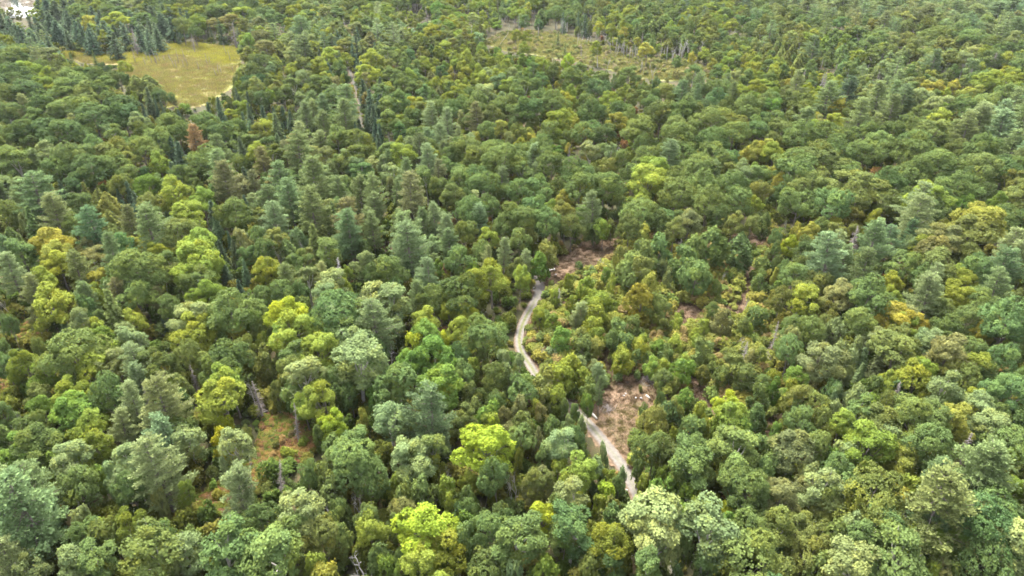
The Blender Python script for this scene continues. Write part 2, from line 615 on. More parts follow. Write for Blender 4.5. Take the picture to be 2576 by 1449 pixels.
# trees read off the photograph, sector by sector: kind+foliage, x, y of the crown, width
HERO = {
(0,0): """sk 30 260 140;sk 120 290 130;sk 180 370 130;sk 240 400 120;sk 300 210 120;sk 380 300 130;sk 430 350 130;sk 520 270 150;sk 590 340 150;sk 560 120 150;sk 480 110 150;sk 640 70 140;sk 690 220 120;sk 780 330 110;
sk 830 370 110;sk 890 420 120;sk 935 430 110;sk 1000 220 110;sk 1130 410 130;sk 1155 470 120;sk 1260 370 130;sk 1420 400 110;sk 1490 430 100;sk 1560 360 110;sk 1600 390 120;sk 1640 260 150;sk 1545 170 140;sk 1720 190 120;sk 2230 330 90;sk 1790 370 60;
dr 1345 390 100;dr 2350 330 110;dr 1935 410 60;fw 245 260 70;dr 1790 350 50;
aY 890 220 130;my 1180 200 230;mg 1100 120 150;mg 1240 130 180;og 1430 200 200;mg 1400 120 130;ay 1035 370 90;my 1800 110 230;og 1830 260 160;my 1990 220 170;og 1960 320 120;og 2180 120 200;at 2300 210 190;my 2450 140 220;mv 2470 250 130;my 960 70 150;og 790 110 180;og 1900 30 150;od 2050 20 150;al 1150 30 150;mg 1480 60 150;al 1320 40 150;my 290 140 90;mv 110 140 120;
pb 330 510 120;at 490 560 230;og 90 560 250;og 200 590 150;my 330 690 170;cy 645 640 70;sv 730 640 60;sv 955 595 45;od 610 710 170;my 500 745 150;od 120 760 260;my 440 860 170;my 520 925 120;mg 820 770 200;og 680 775 220;od 1030 705 220;od 1200 800 240;og 950 800 250;mg 1000 885 200;og 730 870 300;ov 60 960 190;od 280 930 230;mv 850 930 220;my 1330 985 170;cv 1510 870 170;cv 1560 960 150;cv 1400 880 140;od 1640 970 130;sk 1500 1060 110;sk 1580 1110 110;sk 1650 1100 130;sk 1455 1180 80;pl 230 1080 120;
og 490 1060 220;og 700 1070 280;mg 920 1050 170;od 1170 1040 250;od 1240 1140 230;od 950 1190 280;al 1110 1200 150;al 1420 1240 190;mg 1700 1250 200;my 2160 1060 330;my 2430 1090 130;og 2370 830 180;og 2510 960 130;av 2490 560 230;my 2510 410 140;by 1860 1090 120;bt 1760 1020 90;by 1800 1130 100;fw 1970 1110 60;od 620 1330 270;od 300 1340 280;mg 860 1365 130;dw 990 1380 60;ag 1160 1350 180;og 1550 1400 200;pO 1955 1400 150;od 2250 1330 230;og 2050 1260 200;ov 60 1390 220;fw 95 1270 110;my 450 1430 140;sk 2220 1150 110;sk 2520 1200 110;og 1800 1330 150;og 2380 1390 180;mg 330 1200 160;od 60 1130 200;my 1250 660 110""",
(0,1): """og 250 60 150;od 90 130 200;mg 180 175 200;my 400 110 160;my 470 190 140;mg 560 215 100;pg 470 290 200;al 700 130 140;ag 780 120 180;cv 870 130 100;at 1000 280 110;my 1130 110 140;my 1320 110 160;mg 1330 270 180;pl 1220 320 150;cv 1050 330 120;ct 1150 420 130;pb 490 510 230;at 90 470 170;od 60 620 200;cv 225 500 140;al 345 540 120;pb 690 430 110;av 900 450 170;my 720 570 210;my 640 660 190;mg 820 690 150;sk 1010 490 90;sk 985 570 90;my 1140 600 230;my 1130 720 200;av 1310 560 180;av 1350 660 120;ob 480 790 170;my 240 790 110;cy 200 650 100;av 360 870 190;mg 640 860 200;at 800 840 110;my 690 800 120;mg 890 770 90;mg 1340 750 140;mY 950 910 110;og 740 970 170;pg 900 1040 250;pb 690 1100 170;my 150 960 110;od 270 960 150;al 440 1010 130;ag 240 1160 110;mv 350 1100 80;od 60 1000 150;pb 500 1200 200;pg 680 1270 180;pg 900 1190 220;my 100 1290 150;sb 215 1330 140;sk 350 1280 110;sk 285 1220 100;pl 430 1390 180;og 1000 1400 230;mg 810 1390 200;sk 1150 1090 140;sk 1190 1210 110;sk 1230 1140 100;sk 1120 1250 90;sk 1200 1320 90;
ag 1240 930 200;my 1330 910 130;ag 1330 1240 210;my 1450 1230 120;my 1560 1070 190;ag 1480 600 120;mg 1560 560 120;mv 1600 430 140;my 1770 330 180;mv 1800 420 120;my 1550 230 70;al 2180 190 110;my 1700 640 130;my 1840 520 110;mY 1960 720 70;my 2290 790 140;mg 1970 890 130;my 1800 840 120;ct 1760 800 80;ag 1560 900 150;ag 1690 930 150;my 2080 670 110;my 2100 740 120;mv 2010 490 80;av 2250 610 130;my 2350 630 120;me 2540 610 100;mv 2440 500 100;ml 2450 830 150;my 2000 960 170;og 2150 940 150;al 2330 940 190;my 2520 870 130;mv 1640 1090 180;og 1560 1170 170;pl 1780 1190 190;og 1810 1070 180;og 1960 1110 160;og 2080 1060 150;og 2250 1040 230;og 2470 1060 200;pl 1930 1250 180;pl 2060 1220 90;pt 2250 1190 190;mv 2400 1150 190;mY 2460 1290 120;mY 2220 1390 110;og 2330 1310 150;og 1610 1340 150;ag 1450 1340 140;pl 1860 1400 170;al 2560 1390 120;mg 1000 50 150;og 1090 60 120;og 850 60 130;ag 1420 40 110;oe 1810 80 140;mv 1620 200 110;
fw 1480 90 40;fw 1540 110 40;fw 1590 60 40;fw 1660 70 40;dr 1720 130 60;fw 2240 140 50;fw 2310 120 60;fw 2350 150 50;fw 2500 180 40;fw 2530 260 40;fw 2020 60 40;fw 270 290 50;fw 290 800 70;fw 895 240 40;dr 2430 80 40;dr 2140 120 30""",
(0,2): """mg 480 60 160;og 440 130 150;ag 560 150 110;ay 230 50 90;ay 30 70 90;my 40 130 110;cg 290 170 80;ag 130 200 90;av 330 40 90;sv 460 400 50;dr 700 480 40;sk 740 260 80;sk 740 110 50;cv 660 180 80;og 640 100 130;cv 780 280 60;my 870 270 90;ay 870 330 60;my 1060 170 160;mg 950 100 110;my 990 290 110;av 800 110 110;av 1100 60 100;mg 1190 190 110;mg 1250 250 110;aY 1130 320 70;cv 1290 110 110;og 1430 110 130;cv 1480 100 90;mg 1560 200 130;cg 1400 280 80;cv 1480 270 110;og 1620 140 130;ag 1690 90 120;ay 1980 80 120;ag 2150 130 100;og 1830 230 130;my 1890 270 110;av 1920 390 110;my 2210 250 130;mg 2290 210 110;og 2410 280 150;og 2530 130 150;pk 2370 50 90;pk 1750 60 100;mg 2100 350 90;ot 2300 150 60;ag 1620 370 90;mY 1360 500 150;ay 870 500 110;mY 1810 570 70;sv 530 500 50;
mz 560 600 140;my 330 650 200;mY 470 720 60;me 120 600 120;my 120 480 110;my 40 360 120;my 170 370 110;ag 700 700 110;mg 600 760 190;my 740 760 110;og 430 720 120;od 540 870 90;my 560 890 80;my 680 910 80;og 220 860 130;mg 310 800 130;ag 130 880 150;od 880 870 190;mg 1060 780 150;mg 1190 760 180;mg 930 790 140;od 1460 850 190;mg 1340 980 110;mY 1550 830 60;ag 1820 740 160;mY 2030 650 110;my 2170 640 130;ml 2240 770 140;ag 2380 790 130;mY 2350 590 90;my 2510 780 90;mg 1640 620 110;bt 1650 740 90;mv 2450 450 110;mg 2200 420 110;ag 2060 740 120;pg 1880 880 210;pg 1760 870 180;og 2010 900 160;my 2470 890 150;og 2540 1000 150;
og 60 930 150;og 250 990 160;my 570 1000 150;my 630 1040 100;mY 600 1050 60;og 150 1090 240;og 400 1030 220;og 60 1130 180;og 740 1020 170;my 960 990 110;my 1010 1020 180;og 1170 1010 120;mv 1230 950 110;og 1420 1050 140;og 830 1130 220;og 1070 1110 160;my 480 1210 200;mY 640 1250 100;mY 1030 1210 180;og 1200 1180 170;ov 1500 1130 230;og 1720 1120 250;og 2000 1180 260;od 2080 1010 200;og 2400 1090 240;pg 1700 950 160;my 1080 940 90;og 1260 1320 270;od 950 1330 180;og 700 1340 200;og 430 1310 180;me 470 1380 120;my 1220 1420 110;og 1650 1280 180;og 1830 1290 160;og 1640 1360 250;bO 1480 1330 60;og 2230 1340 220;og 2470 1290 200;og 80 1340 150;og 290 1430 150;og 2000 1390 230;og 230 1230 110;ov 1880 1160 190;fw 2270 330 60;fw 510 230 70;fw 1000 450 40;fw 1060 450 50;fw 1110 440 60;fw 1250 500 50;fw 1420 730 60;dr 1310 380 40;fw 1570 480 60;fw 1620 520 50;fw 1670 560 50;fw 1720 470 90;fw 1780 440 80;fw 1650 450 50;fw 1500 500 40;fw 860 350 30;fw 930 350 40;fw 270 290 30;fw 210 170 30;fw 660 360 50;fw 1330 640 60;fw 960 620 60;fw 80 250 40;fw 20 220 50""",
(0,3): """ov 80 120 160;og 250 110 110;pb 400 90 230;pg 440 170 130;fw 625 80 60;al 630 70 110;pg 770 30 170;og 640 230 90;og 730 230 130;pv 880 190 130;pb 950 60 200;pg 1160 90 230;ov 1040 260 110;pv 1170 230 170;pg 1300 60 140;pg 1290 310 110;av 1410 180 150;pv 1600 160 200;og 1620 360 190;pg 1870 120 170;pg 2060 160 200;pb 1900 40 200;pb 2310 130 230;pb 2450 60 200;av 2480 200 130;pg 2500 300 150;at 2220 290 120;og 2060 380 220;pg 2340 330 130;og 1990 420 130;mg 1080 400 190;mv 1250 440 130;cv 1880 470 90;mv 1430 530 140;my 1040 460 80;cv 210 200 90;pg 20 320 120;av 220 380 130;ay 400 390 130;pb 450 510 170;cy 560 450 80;cg 660 450 100;ag 690 350 110;ag 920 340 130;ay 910 560 130;ag 1040 560 120;ag 1170 510 130;ov 1400 400 120;av 1690 600 170;pv 1650 640 150;av 1820 620 140;al 1990 610 150;pg 1780 620 120;og 2250 440 150;od 2280 590 190;dr 2260 650 130;og 2430 480 130;mv 2180 650 130;my 2390 590 130;og 2510 660 130;mg 1590 720 110;mY 1640 770 110;og 1870 720 100;al 1460 740 110;og 2120 780 160;my 2200 810 200;my 2450 800 170;cv 90 480 70;cy 160 490 50;cg 240 470 60;cg 730 620 70;cg 760 680 80;dr 540 660 50;dr 680 720 60;dr 350 770 60;dr 1110 790 60;dr 570 840 110;dw 545 810 60;mg 580 620 80;cv 310 630 70;cv 350 590 80;mg 160 700 110;my 80 640 130;my 60 740 120;mY 190 840 60;pk 800 940 190;pb 280 880 190;mz 400 900 110;my 700 830 110;my 690 890 100;my 760 880 100;ag 830 690 130;av 920 840 130;pg 1060 790 120;al 1150 680 120;pg 1280 720 150;ag 1450 750 120;mv 1530 840 110;mY 1590 890 130;mY 1700 900 140;mY 1870 870 110;mY 2000 960 190;mv 1950 850 110;og 2400 930 160;my 2300 930 110;fw 1480 290 70;cg 480 490 60;
pg 580 1000 240;og 340 1000 170;mv 200 1010 150;oe 30 1040 130;od 300 1120 210;mY 720 1080 160;pg 1120 1020 230;ml 1030 940 150;mv 960 1010 120;pg 1230 1140 200;pb 1350 1020 180;ml 1530 1010 220;ml 1720 1080 210;ag 1530 1150 130;my 1730 1210 170;og 1610 1190 130;og 2190 1060 210;pg 2460 1080 220;my 2540 900 100;og 1960 1090 190;al 390 1200 170;mY 490 1210 110;my 640 1200 150;my 730 1240 80;pg 930 1180 220;og 880 1110 170;og 100 1200 160;mv 110 1320 230;og 340 1340 240;og 640 1340 260;og 960 1330 190;pl 2130 1230 250;pg 2000 1320 200;pl 2360 1320 250;mv 1650 1330 220;og 1450 1310 170;og 1250 1330 170;og 1500 1420 200;ov 80 1430 140;mY 860 1420 0""",
(1,0): """ag 160 170 230;al 480 90 180;od 780 120 260;og 940 60 230;ov 1160 60 180;og 1460 60 230;og 560 260 200;og 1170 220 230;od 900 270 240;ov 1250 150 170;pg 350 230 140;my 1610 200 180;sk 1740 100 110;sk 1810 180 130;og 2090 190 260;sk 2460 140 140;og 2370 190 130;mg 2460 230 100;pg 2250 280 240;pt 2300 420 270;mg 1960 340 160;og 1800 310 150;me 1470 430 180;mg 1450 310 110;od 770 400 180;og 1200 420 170;sv 940 420 110;sv 900 560 110;sv 1140 530 100;sk 650 520 100;sk 1230 600 90;sk 1330 560 110;sk 1380 650 110;sk 1260 700 80;cv 1010 600 130;cv 1100 660 170;pg 360 560 330;pg 210 560 200;pg 560 520 120;pv 550 740 230;sv 440 740 110;mv 800 620 200;al 250 790 120;sv 330 870 150;my 1750 480 250;mg 1950 500 120;my 2040 580 220;my 1880 680 220;my 1850 810 130;og 2310 650 180;og 2450 700 200;ov 1500 620 170;mg 1520 750 140;mg 1600 760 110;og 740 830 160;pg 970 860 250;pv 1320 810 170;sk 1410 790 120;pg 1540 830 230;pg 1500 960 200;ov 1780 900 250;sk 2150 760 130;sb 2210 920 130;sk 2250 1120 100;sk 2290 1330 110;sb 2470 1310 100;sk 2370 1130 110;fw 2035 790 60;fw 60 580 120;og 2420 850 110;at 2440 990 150;cg 150 960 110;mg 220 1080 230;mY 530 1000 260;mY 600 1120 220;my 600 1220 200;mt 860 1030 150;at 930 1120 150;at 950 1180 110;mY 1350 1030 130;mv 1130 960 170;ag 1210 1070 200;my 1590 1110 190;ag 1700 1190 160;my 2010 1080 350;my 2040 1210 330;mg 2480 1120 140;mg 2050 1370 270;og 1380 1290 420;og 1200 1330 220;pg 790 1300 220;pl 120 1310 200;my 440 1370 240;mY 990 1390 160;sv 1480 1230 90;fw 1640 1330 90;mv 1760 1310 140;pg 60 1110 170;og 60 720 170;mv 730 1010 110;sb 1670 680 80;fw 270 1390 90;fw 2400 900 60;av 1150 860 100""",
(1,1): """my 40 100 200;ag 150 120 200;pt 70 200 170;pg 400 130 210;pg 500 90 170;al 700 120 150;ag 820 200 130;ag 990 130 260;al 990 230 180;og 1060 70 150;my 1450 120 210;pb 1630 60 170;pl 1750 170 190;my 1750 110 150;og 1960 110 150;pt 1830 290 130;ag 1720 330 180;og 2100 160 170;og 2240 130 200;og 2440 130 250;og 2520 270 170;pg 270 390 240;pg 550 330 220;pg 350 570 250;pg 620 470 220;pl 190 800 220;pg 560 640 260;pg 850 520 200;al 770 250 120;ag 930 390 120;ag 1060 270 190;pg 1040 500 220;al 1380 290 190;pg 1520 290 140;og 1830 420 150;pt 1440 520 170;pt 1590 560 260;at 1370 430 110;ag 1770 480 90;mv 2000 510 210;og 2290 400 280;og 2500 470 160;og 2380 620 170;og 2200 690 240;pb 1170 660 180;pt 930 780 280;pg 950 900 280;pg 1180 880 200;sv 730 850 170;pg 600 800 150;my 1570 700 90;pg 1420 830 170;pg 1500 950 300;pb 1560 1060 330;pg 1700 820 180;pl 1900 900 200;pg 1960 1050 200;pl 2280 780 180;bO 1970 770 110;bO 1260 470 60;og 2140 850 120;og 2080 920 160;my 2310 960 170;pl 2490 1100 150;og 2470 840 180;av 200 960 190;og 60 1070 180;my 110 1260 210;mg 480 1180 260;al 400 930 130;cv 330 1100 150;ag 730 1080 240;fw 230 1130 100;fw 500 1040 40;dw 820 1280 150;dr 990 1060 120;al 1110 1230 200;og 1300 1200 200;og 1340 1310 170;og 1150 1320 160;sv 1560 1330 120;pl 1750 1350 230;sO 1905 1330 80;og 1990 1210 150;og 2080 1140 180;me 2170 1280 150;my 2370 1310 300;mg 690 1270 120;pl 680 1360 150;al 520 1350 200;pg 280 1420 200;al 700 1430 260;og 2260 1100 160;my 900 1440 120;mv 1830 1380 70;od 1100 1040 120""",
(1,2): """og 80 60 170;og 330 70 220;og 400 190 240;pl 190 150 160;pl 230 310 110;ag 90 300 190;at 800 90 190;al 1000 60 120;dr 570 110 50;fw 1090 60 80;og 690 280 260;og 680 420 280;og 930 420 280;my 780 500 180;ov 960 230 130;og 1100 160 230;og 1380 150 220;my 1400 260 260;my 1350 380 320;pl 1570 150 200;og 1740 70 170;og 1860 230 270;og 2020 90 230;pg 2030 330 160;og 1640 500 270;og 1580 360 200;og 1900 420 260;og 1960 560 260;og 2240 420 250;og 2300 570 230;ov 2060 520 150;al 2340 330 150;mg 2480 330 170;mY 2480 60 160;mY 2330 110 110;bO 2560 170 50;ov 2500 450 180;og 60 470 200;og 290 440 200;og 100 720 280;og 250 660 220;og 330 800 230;mv 530 700 240;mY 540 560 140;ov 600 820 180;pv 830 680 230;og 1250 700 280;od 1180 850 200;od 1450 770 200;me 920 850 140;mv 830 830 120;mv 740 860 100;mv 1000 840 110;od 1130 680 100;bO 1465 870 50;mY 1330 930 150;mt 1790 760 190;mv 1630 870 200;fw 1715 990 40;mv 2220 800 170;mv 2400 820 160;cv 2530 800 110;od 2060 700 160;og 1480 1020 220;ov 1280 1080 250;og 1200 1180 250;mv 1120 1120 170;ov 1310 1250 230;og 1780 960 180;og 1990 980 280;og 2080 1060 170;og 1750 1130 260;og 1850 1090 220;og 1850 1260 250;al 1530 1220 110;al 1560 1330 100;fw 915 1180 120;bb 800 1270 130;bg 690 1230 100;me 940 1290 90;mv 350 1080 230;bO 500 1000 80;me 290 1180 220;og 80 970 170;ov 170 900 180;bO 330 940 40;cd 2310 1080 230;fw 2110 1310 110;my 80 1330 200;my 570 1370 170;my 730 1410 160;my 990 1400 90;mY 1380 1410 180;bO 1970 1370 50;mv 2000 1380 90;og 2510 1180 160;og 2500 1350 180;bv 390 1400 90;og 2050 1420 100;mY 880 1430 80""",
(1,3): """my 60 90 180;mY 10 30 120;og 310 260 330;od 560 150 330;ov 430 390 230;mY 120 380 120;og 250 560 200;og 380 600 190;og 110 500 130;og 680 90 300;og 980 90 230;og 1180 80 160;my 1230 170 90;bO 1110 280 130;og 1380 80 230;og 1560 60 260;og 1490 290 240;og 1730 230 280;ov 1900 70 150;og 1850 400 180;og 1940 470 160;mv 820 370 400;og 660 570 300;ov 900 560 240;og 1180 440 180;og 1260 330 150;ov 1180 600 180;my 1590 520 280;og 1400 530 160;od 1650 640 200;pl 1520 660 260;pl 1450 770 280;og 2080 110 180;ov 2180 230 230;og 2330 270 130;og 2120 410 130;pg 2450 70 200;og 2430 210 170;mv 2450 360 160;od 2180 520 160;mv 2460 570 160;og 2400 700 180;mY 2130 780 320;mv 2100 880 350;og 2390 820 120;me 2000 590 160;og 1830 690 130;pl 2420 1120 260;pg 2330 1300 260;pl 2450 1230 240;dr 2540 930 110;mt 1680 950 270;my 1600 1040 200;mt 1700 1050 250;mv 1990 1120 180;mv 1720 1190 230;og 1340 1230 220;mv 1600 1250 170;pg 1420 930 160;al 1430 1010 120;pg 1040 990 200;pb 1230 980 170;pg 1080 1100 190;dr 860 1000 170;fw 200 840 60;mY 290 870 100;mY 400 900 150;mz 220 1000 190;od 400 1060 180;pl 680 1080 220;pl 640 1180 330;pg 740 1230 200;og 960 1200 190;bO 240 1110 70;og 540 860 130;mv 650 890 150;mv 860 740 130;mY 700 780 110;my 1060 740 130;al 1120 830 90;og 280 1330 200;ov 500 1370 200;og 150 1240 110;og 60 1060 110;og 60 1200 90;mv 50 950 80;og 90 920 130;pg 1000 1280 200;pg 900 1320 160;mv 980 1380 150;my 1230 1390 150;og 1520 1330 190;pl 1630 1400 190;my 1990 1400 160;og 2200 1270 190;og 2100 1180 150;mY 60 1310 70;mv 120 1170 90""",
(2,0): """og 80 300 150;og 120 440 220;my 540 110 260;my 560 230 180;at 370 270 120;at 330 330 130;mv 720 190 130;sl 1130 130 130;sv 1160 290 200;my 960 60 180;pg 890 120 160;og 1380 90 250;pt 1200 90 160;mY 1300 240 130;my 1380 330 170;sb 660 440 110;al 850 370 160;my 1010 400 170;me 1010 530 200;og 690 560 230;og 870 600 180;og 820 700 260;og 1700 200 160;ml 1900 230 250;ml 1830 330 240;my 1950 440 280;my 2100 480 160;mY 2370 480 150;og 2270 230 330;og 2450 350 230;sk 2430 50 100;me 2060 80 260;ml 1350 480 190;ml 1270 570 160;my 1180 640 150;pl 1390 770 220;mg 1630 680 230;mg 1650 800 220;og 1970 680 250;og 2330 640 240;og 2260 740 260;og 2460 620 180;my 910 850 290;og 340 640 260;my 270 760 330;og 480 640 180;me 500 850 230;og 180 890 220;mg 60 790 160;mv 370 1090 180;my 650 1110 260;me 740 1180 300;me 430 1250 220;mg 80 1280 200;og 330 1430 200;my 890 1380 230;og 1170 970 280;pv 1090 920 130;og 1080 1120 230;pl 1430 960 170;pl 1690 1100 220;pl 1740 1220 250;og 1720 1190 210;pl 1350 1190 190;pl 1600 1340 200;og 1840 1360 220;ov 1830 970 150;my 2300 940 320;my 2250 1090 380;mg 2080 910 180;my 2460 880 150;fw 1195 1190 140;fw 2530 1010 130;fw 200 1310 70;dr 1960 920 90;fw 1450 650 50;dr 1490 1100 90;mz 2260 1390 140;mv 2130 1300 100;my 1700 960 110;sk 1650 360 60;fw 70 140 100;ag 880 220 130;bO 1280 220 60;al 60 430 0;mg 2250 540 140;mg 40 620 110""",
(2,1): """og 60 100 180;og 250 60 220;og 420 60 180;al 670 60 200;og 500 190 150;mz 320 280 360;my 330 390 380;mY 290 560 210;my 250 500 230;og 760 250 260;og 900 220 240;og 820 330 200;al 1200 80 230;al 1400 70 200;al 1200 180 230;al 1390 190 230;al 1160 270 180;pb 1200 330 180;pb 1250 450 230;ob 1400 350 200;pg 1590 110 170;og 1760 120 230;og 2000 80 260;og 2190 60 230;my 1700 320 230;my 1950 230 180;my 2150 270 200;og 2250 330 200;og 2290 470 230;me 1700 440 260;mz 1580 540 170;me 1800 560 220;mz 1890 520 130;my 2030 420 220;al 1000 470 220;ag 920 430 260;al 1130 530 200;ag 1180 580 160;mz 650 480 180;my 620 580 220;my 650 700 260;ag 400 700 220;og 340 770 200;al 990 700 340;al 1080 790 240;al 530 850 190;al 480 910 240;og 300 860 170;ov 60 430 150;ov 60 700 170;me 1180 830 150;fw 1350 690 150;me 1560 750 260;og 1480 870 230;me 1800 760 300;mz 1680 740 130;me 1830 920 330;my 1880 1010 270;me 1740 1090 250;og 2060 700 200;og 2090 880 200;my 2180 790 130;og 2260 690 130;al 2500 740 150;og 2370 920 200;ov 2150 1050 150;al 2550 880 120;og 1350 990 200;og 1430 1090 230;og 1530 1010 190;ml 1020 900 120;og 780 930 220;my 740 1100 260;my 640 1030 200;mv 200 1050 120;ag 360 1050 170;my 440 1180 150;my 540 1160 160;mz 740 1390 210;mY 1070 1330 110;my 760 1260 150;me 1220 1080 170;al 1350 1310 300;pb 1760 1270 240;pb 1760 1380 280;og 1590 1420 180;mv 2080 1340 230;me 2350 1290 200;my 2350 1370 180;mz 2350 1430 150;ov 2200 1200 150;mt 2500 1280 120;ag 160 1350 270;mv 250 1420 170;og 2440 1080 150;dr 620 1300 90;dr 380 1330 70;dr 20 1090 150;og 2350 580 150;og 950 1020 170""",
(2,2): """ag 60 330 0;al 60 700 160;al 60 850 200;og 80 960 180;my 420 60 150;bg 350 60 110;dw 470 90 110;my 610 130 120;my 740 40 110;my 870 130 240;my 860 230 230;my 1000 190 150;by 330 200 130;my 280 270 180;my 400 320 130;by 540 270 110;pl 700 250 200;pl 640 330 140;mY 1030 300 160;og 1030 400 200;og 1200 340 180;me 480 500 200;mv 690 480 190;my 810 370 190;my 850 480 160;mv 700 570 230;mv 830 560 180;bv 280 500 150;fw 295 630 90;bb 390 660 170;bv 230 600 110;mY 1320 60 220;mY 1280 190 120;mg 1480 130 200;og 1520 190 170;mY 1290 250 90;mv 1400 300 110;bO 1570 280 110;my 1650 340 130;bO 1420 410 120;mv 1540 370 120;bO 1630 370 60;bv 1700 250 80;my 1290 520 150;my 1290 590 180;og 1100 500 200;og 1030 510 170;me 1480 580 130;bO 1530 510 60;my 1640 540 160;og 1550 640 140;mv 1900 620 200;bO 1900 300 90;bO 1850 360 80;my 1840 450 120;my 1940 370 120;bO 1960 240 100;og 2030 220 130;mt 2130 310 230;fw 2150 420 90;mv 2330 360 150;og 2460 240 190;my 2380 420 110;bO 2000 400 60;my 1850 520 110;my 1090 640 160;my 1120 720 190;me 1080 760 110;bg 1070 890 120;bv 1270 870 100;bv 1290 1010 70;bO 1370 670 80;bO 1450 660 80;my 1400 770 130;mg 1250 690 130;my 1520 790 150;me 1710 800 210;my 1740 720 170;mv 1550 870 170;bO 1800 800 70;bO 1930 790 110;mv 1920 840 130;mg 2020 800 110;og 2110 870 170;mv 2230 760 200;mv 2300 850 230;bv 1510 940 70;fw 1930 500 80;fw 2330 550 150;fw 2200 920 90;dr 2350 640 120;fw 2350 150 90;mt 2400 690 130;og 2490 650 140;bO 2530 780 80;og 2520 950 160;mv 2400 950 130;my 560 770 240;my 440 850 260;al 680 730 160;my 690 860 190;pb 860 880 230;pl 830 800 130;og 770 990 160;pg 880 1050 170;ov 340 910 260;ov 300 1060 230;my 420 1100 250;me 150 920 120;me 770 1160 120;og 640 1240 130;mt 60 1190 160;mt 310 1290 160;my 250 1200 170;og 120 1080 160;og 420 1390 210;al 690 1400 110;mv 120 1370 190;og 530 1180 130;og 1500 1110 180;od 1560 1200 260;og 1640 1240 180;ov 1460 1330 370;og 1350 1260 160;me 1760 1110 200;my 1870 1240 160;og 1800 1360 270;mz 2190 1150 270;my 2200 1270 380;me 2080 1400 200;me 2330 1400 260;og 2480 1080 200;og 2470 1210 200;my 1920 1420 150;mv 1850 1170 120;mv 1650 960 120;bv 1950 900 110;bg 2450 700 100""",
(2,3): """ov 130 90 230;my 400 130 260;mv 330 60 200;mt 700 90 250;mv 600 200 200;og 980 60 250;og 1040 140 240;my 1240 80 180;og 1130 220 160;pl 1620 110 240;mv 1750 230 200;my 1910 80 220;my 1860 140 130;og 2130 120 180;pg 2280 60 200;my 2390 110 120;mv 2500 120 140;og 2190 230 150;ov 2170 370 130;og 2370 270 230;og 2480 220 150;og 380 240 120;og 250 370 190;og 420 420 200;ov 560 370 130;al 690 430 150;og 870 330 150;og 980 380 190;mY 1300 260 190;mY 1220 380 170;my 1390 400 210;mY 1530 400 190;mv 1320 490 180;og 1800 450 230;ov 1980 330 230;mY 2120 430 170;og 2380 450 220;al 230 530 200;og 220 620 270;mt 560 620 250;mt 480 730 250;mt 430 860 180;al 770 740 170;mt 990 500 110;mt 1090 540 150;al 900 610 120;sl 950 780 120;sl 905 890 90;st 1110 800 150;mv 1320 570 220;mv 1300 680 250;og 1400 640 200;al 1590 570 180;pl 1610 630 170;og 1670 540 90;mt 1860 620 250;mt 1750 700 230;og 2090 640 200;og 2300 640 160;og 2370 700 180;og 2490 590 170;al 2510 660 110;me 1490 790 230;my 1500 900 270;my 1250 910 130;mY 1350 890 80;my 1230 970 130;mg 1250 1000 160;og 1060 970 130;mt 2230 700 0;my 2060 740 160;og 2200 850 180;my 2100 840 150;og 1980 900 180;ov 1830 830 210;al 1790 970 230;al 1740 1040 200;my 1560 1080 130;me 1060 1010 110;my 60 900 140;me 300 950 200;my 220 1060 190;mv 330 1130 220;og 480 1150 220;og 660 1020 150;al 690 1120 90;al 650 1220 130;al 880 1130 170;ag 900 1220 230;me 1070 1150 140;og 1180 1160 130;og 1540 1230 230;og 1450 1260 200;og 1840 1160 180;my 2040 1130 200;ml 2060 1200 270;og 2190 1220 140;og 2430 1030 230;og 2480 1130 200;sv 2310 1150 130;mY 1850 1290 270;mY 1800 1380 280;mv 1170 1340 260;mv 1020 1400 200;my 720 1370 200;ag 550 1380 180;og 1480 1370 180;og 2300 1290 150;al 2210 1390 230;og 2490 1330 160;my 60 1410 140;me 70 1010 130;mt 350 1290 0;og 350 1360 230;fw 2500 690 90;fw 1720 830 100;fw 50 680 100;dr 70 480 120;dr 1290 1090 150;fw 2440 50 80;og 280 1190 130;mv 1760 870 100""",
(3,0): """mg 60 60 140;mg 330 100 260;my 790 90 180;my 970 120 220;me 250 230 280;mg 430 200 220;me 480 310 180;me 60 330 120;al 810 240 240;my 780 360 220;al 650 420 230;og 740 560 200;og 880 560 200;me 1050 440 130;al 1260 280 190;al 1380 310 190;al 1180 430 150;og 1330 560 230;pl 1640 330 230;pl 1600 430 250;pl 1690 50 260;pl 1490 80 170;al 1880 90 220;pg 80 560 230;pg 230 680 360;pg 360 620 300;pg 330 850 330;pg 100 720 220;pg 480 850 180;my 1850 570 230;my 1880 660 280;ml 1850 740 250;og 1900 830 250;mz 2240 70 170;al 2420 100 230;al 2400 180 230;pl 2300 410 160;pl 2330 560 200;pl 2400 660 200;al 1600 680 160;ag 1650 780 160;al 820 890 180;my 980 950 180;og 870 1020 220;ag 1060 1010 200;my 1290 1010 220;my 1180 990 130;og 1570 1060 250;ag 1560 1150 330;ag 1500 1240 250;al 1860 1210 250;ag 1900 1090 180;og 900 1220 220;ag 960 1260 260;al 820 1320 230;my 950 1400 170;od 100 1150 220;mv 350 1250 180;pl 170 1390 230;pl 60 1340 150;ag 2230 1080 260;ag 2250 1230 420;al 2330 1180 230;og 2080 870 200;og 2250 800 180;bv 2150 400 150;by 2330 380 110;by 2150 530 130;bO 2430 400 90;bY 2200 620 120;bO 2110 690 70;by 1220 850 110;bO 1320 850 100;bO 1560 830 110;bv 1100 720 130;bv 1450 880 130;bO 1650 860 90;mg 1640 1320 200;al 1650 1410 180;ag 1750 1420 130;dr 1840 1180 90;fw 2210 190 60;fw 2480 420 90;mg 2200 1160 0;bO 2540 330 70;og 2500 880 160;my 200 1050 110""",
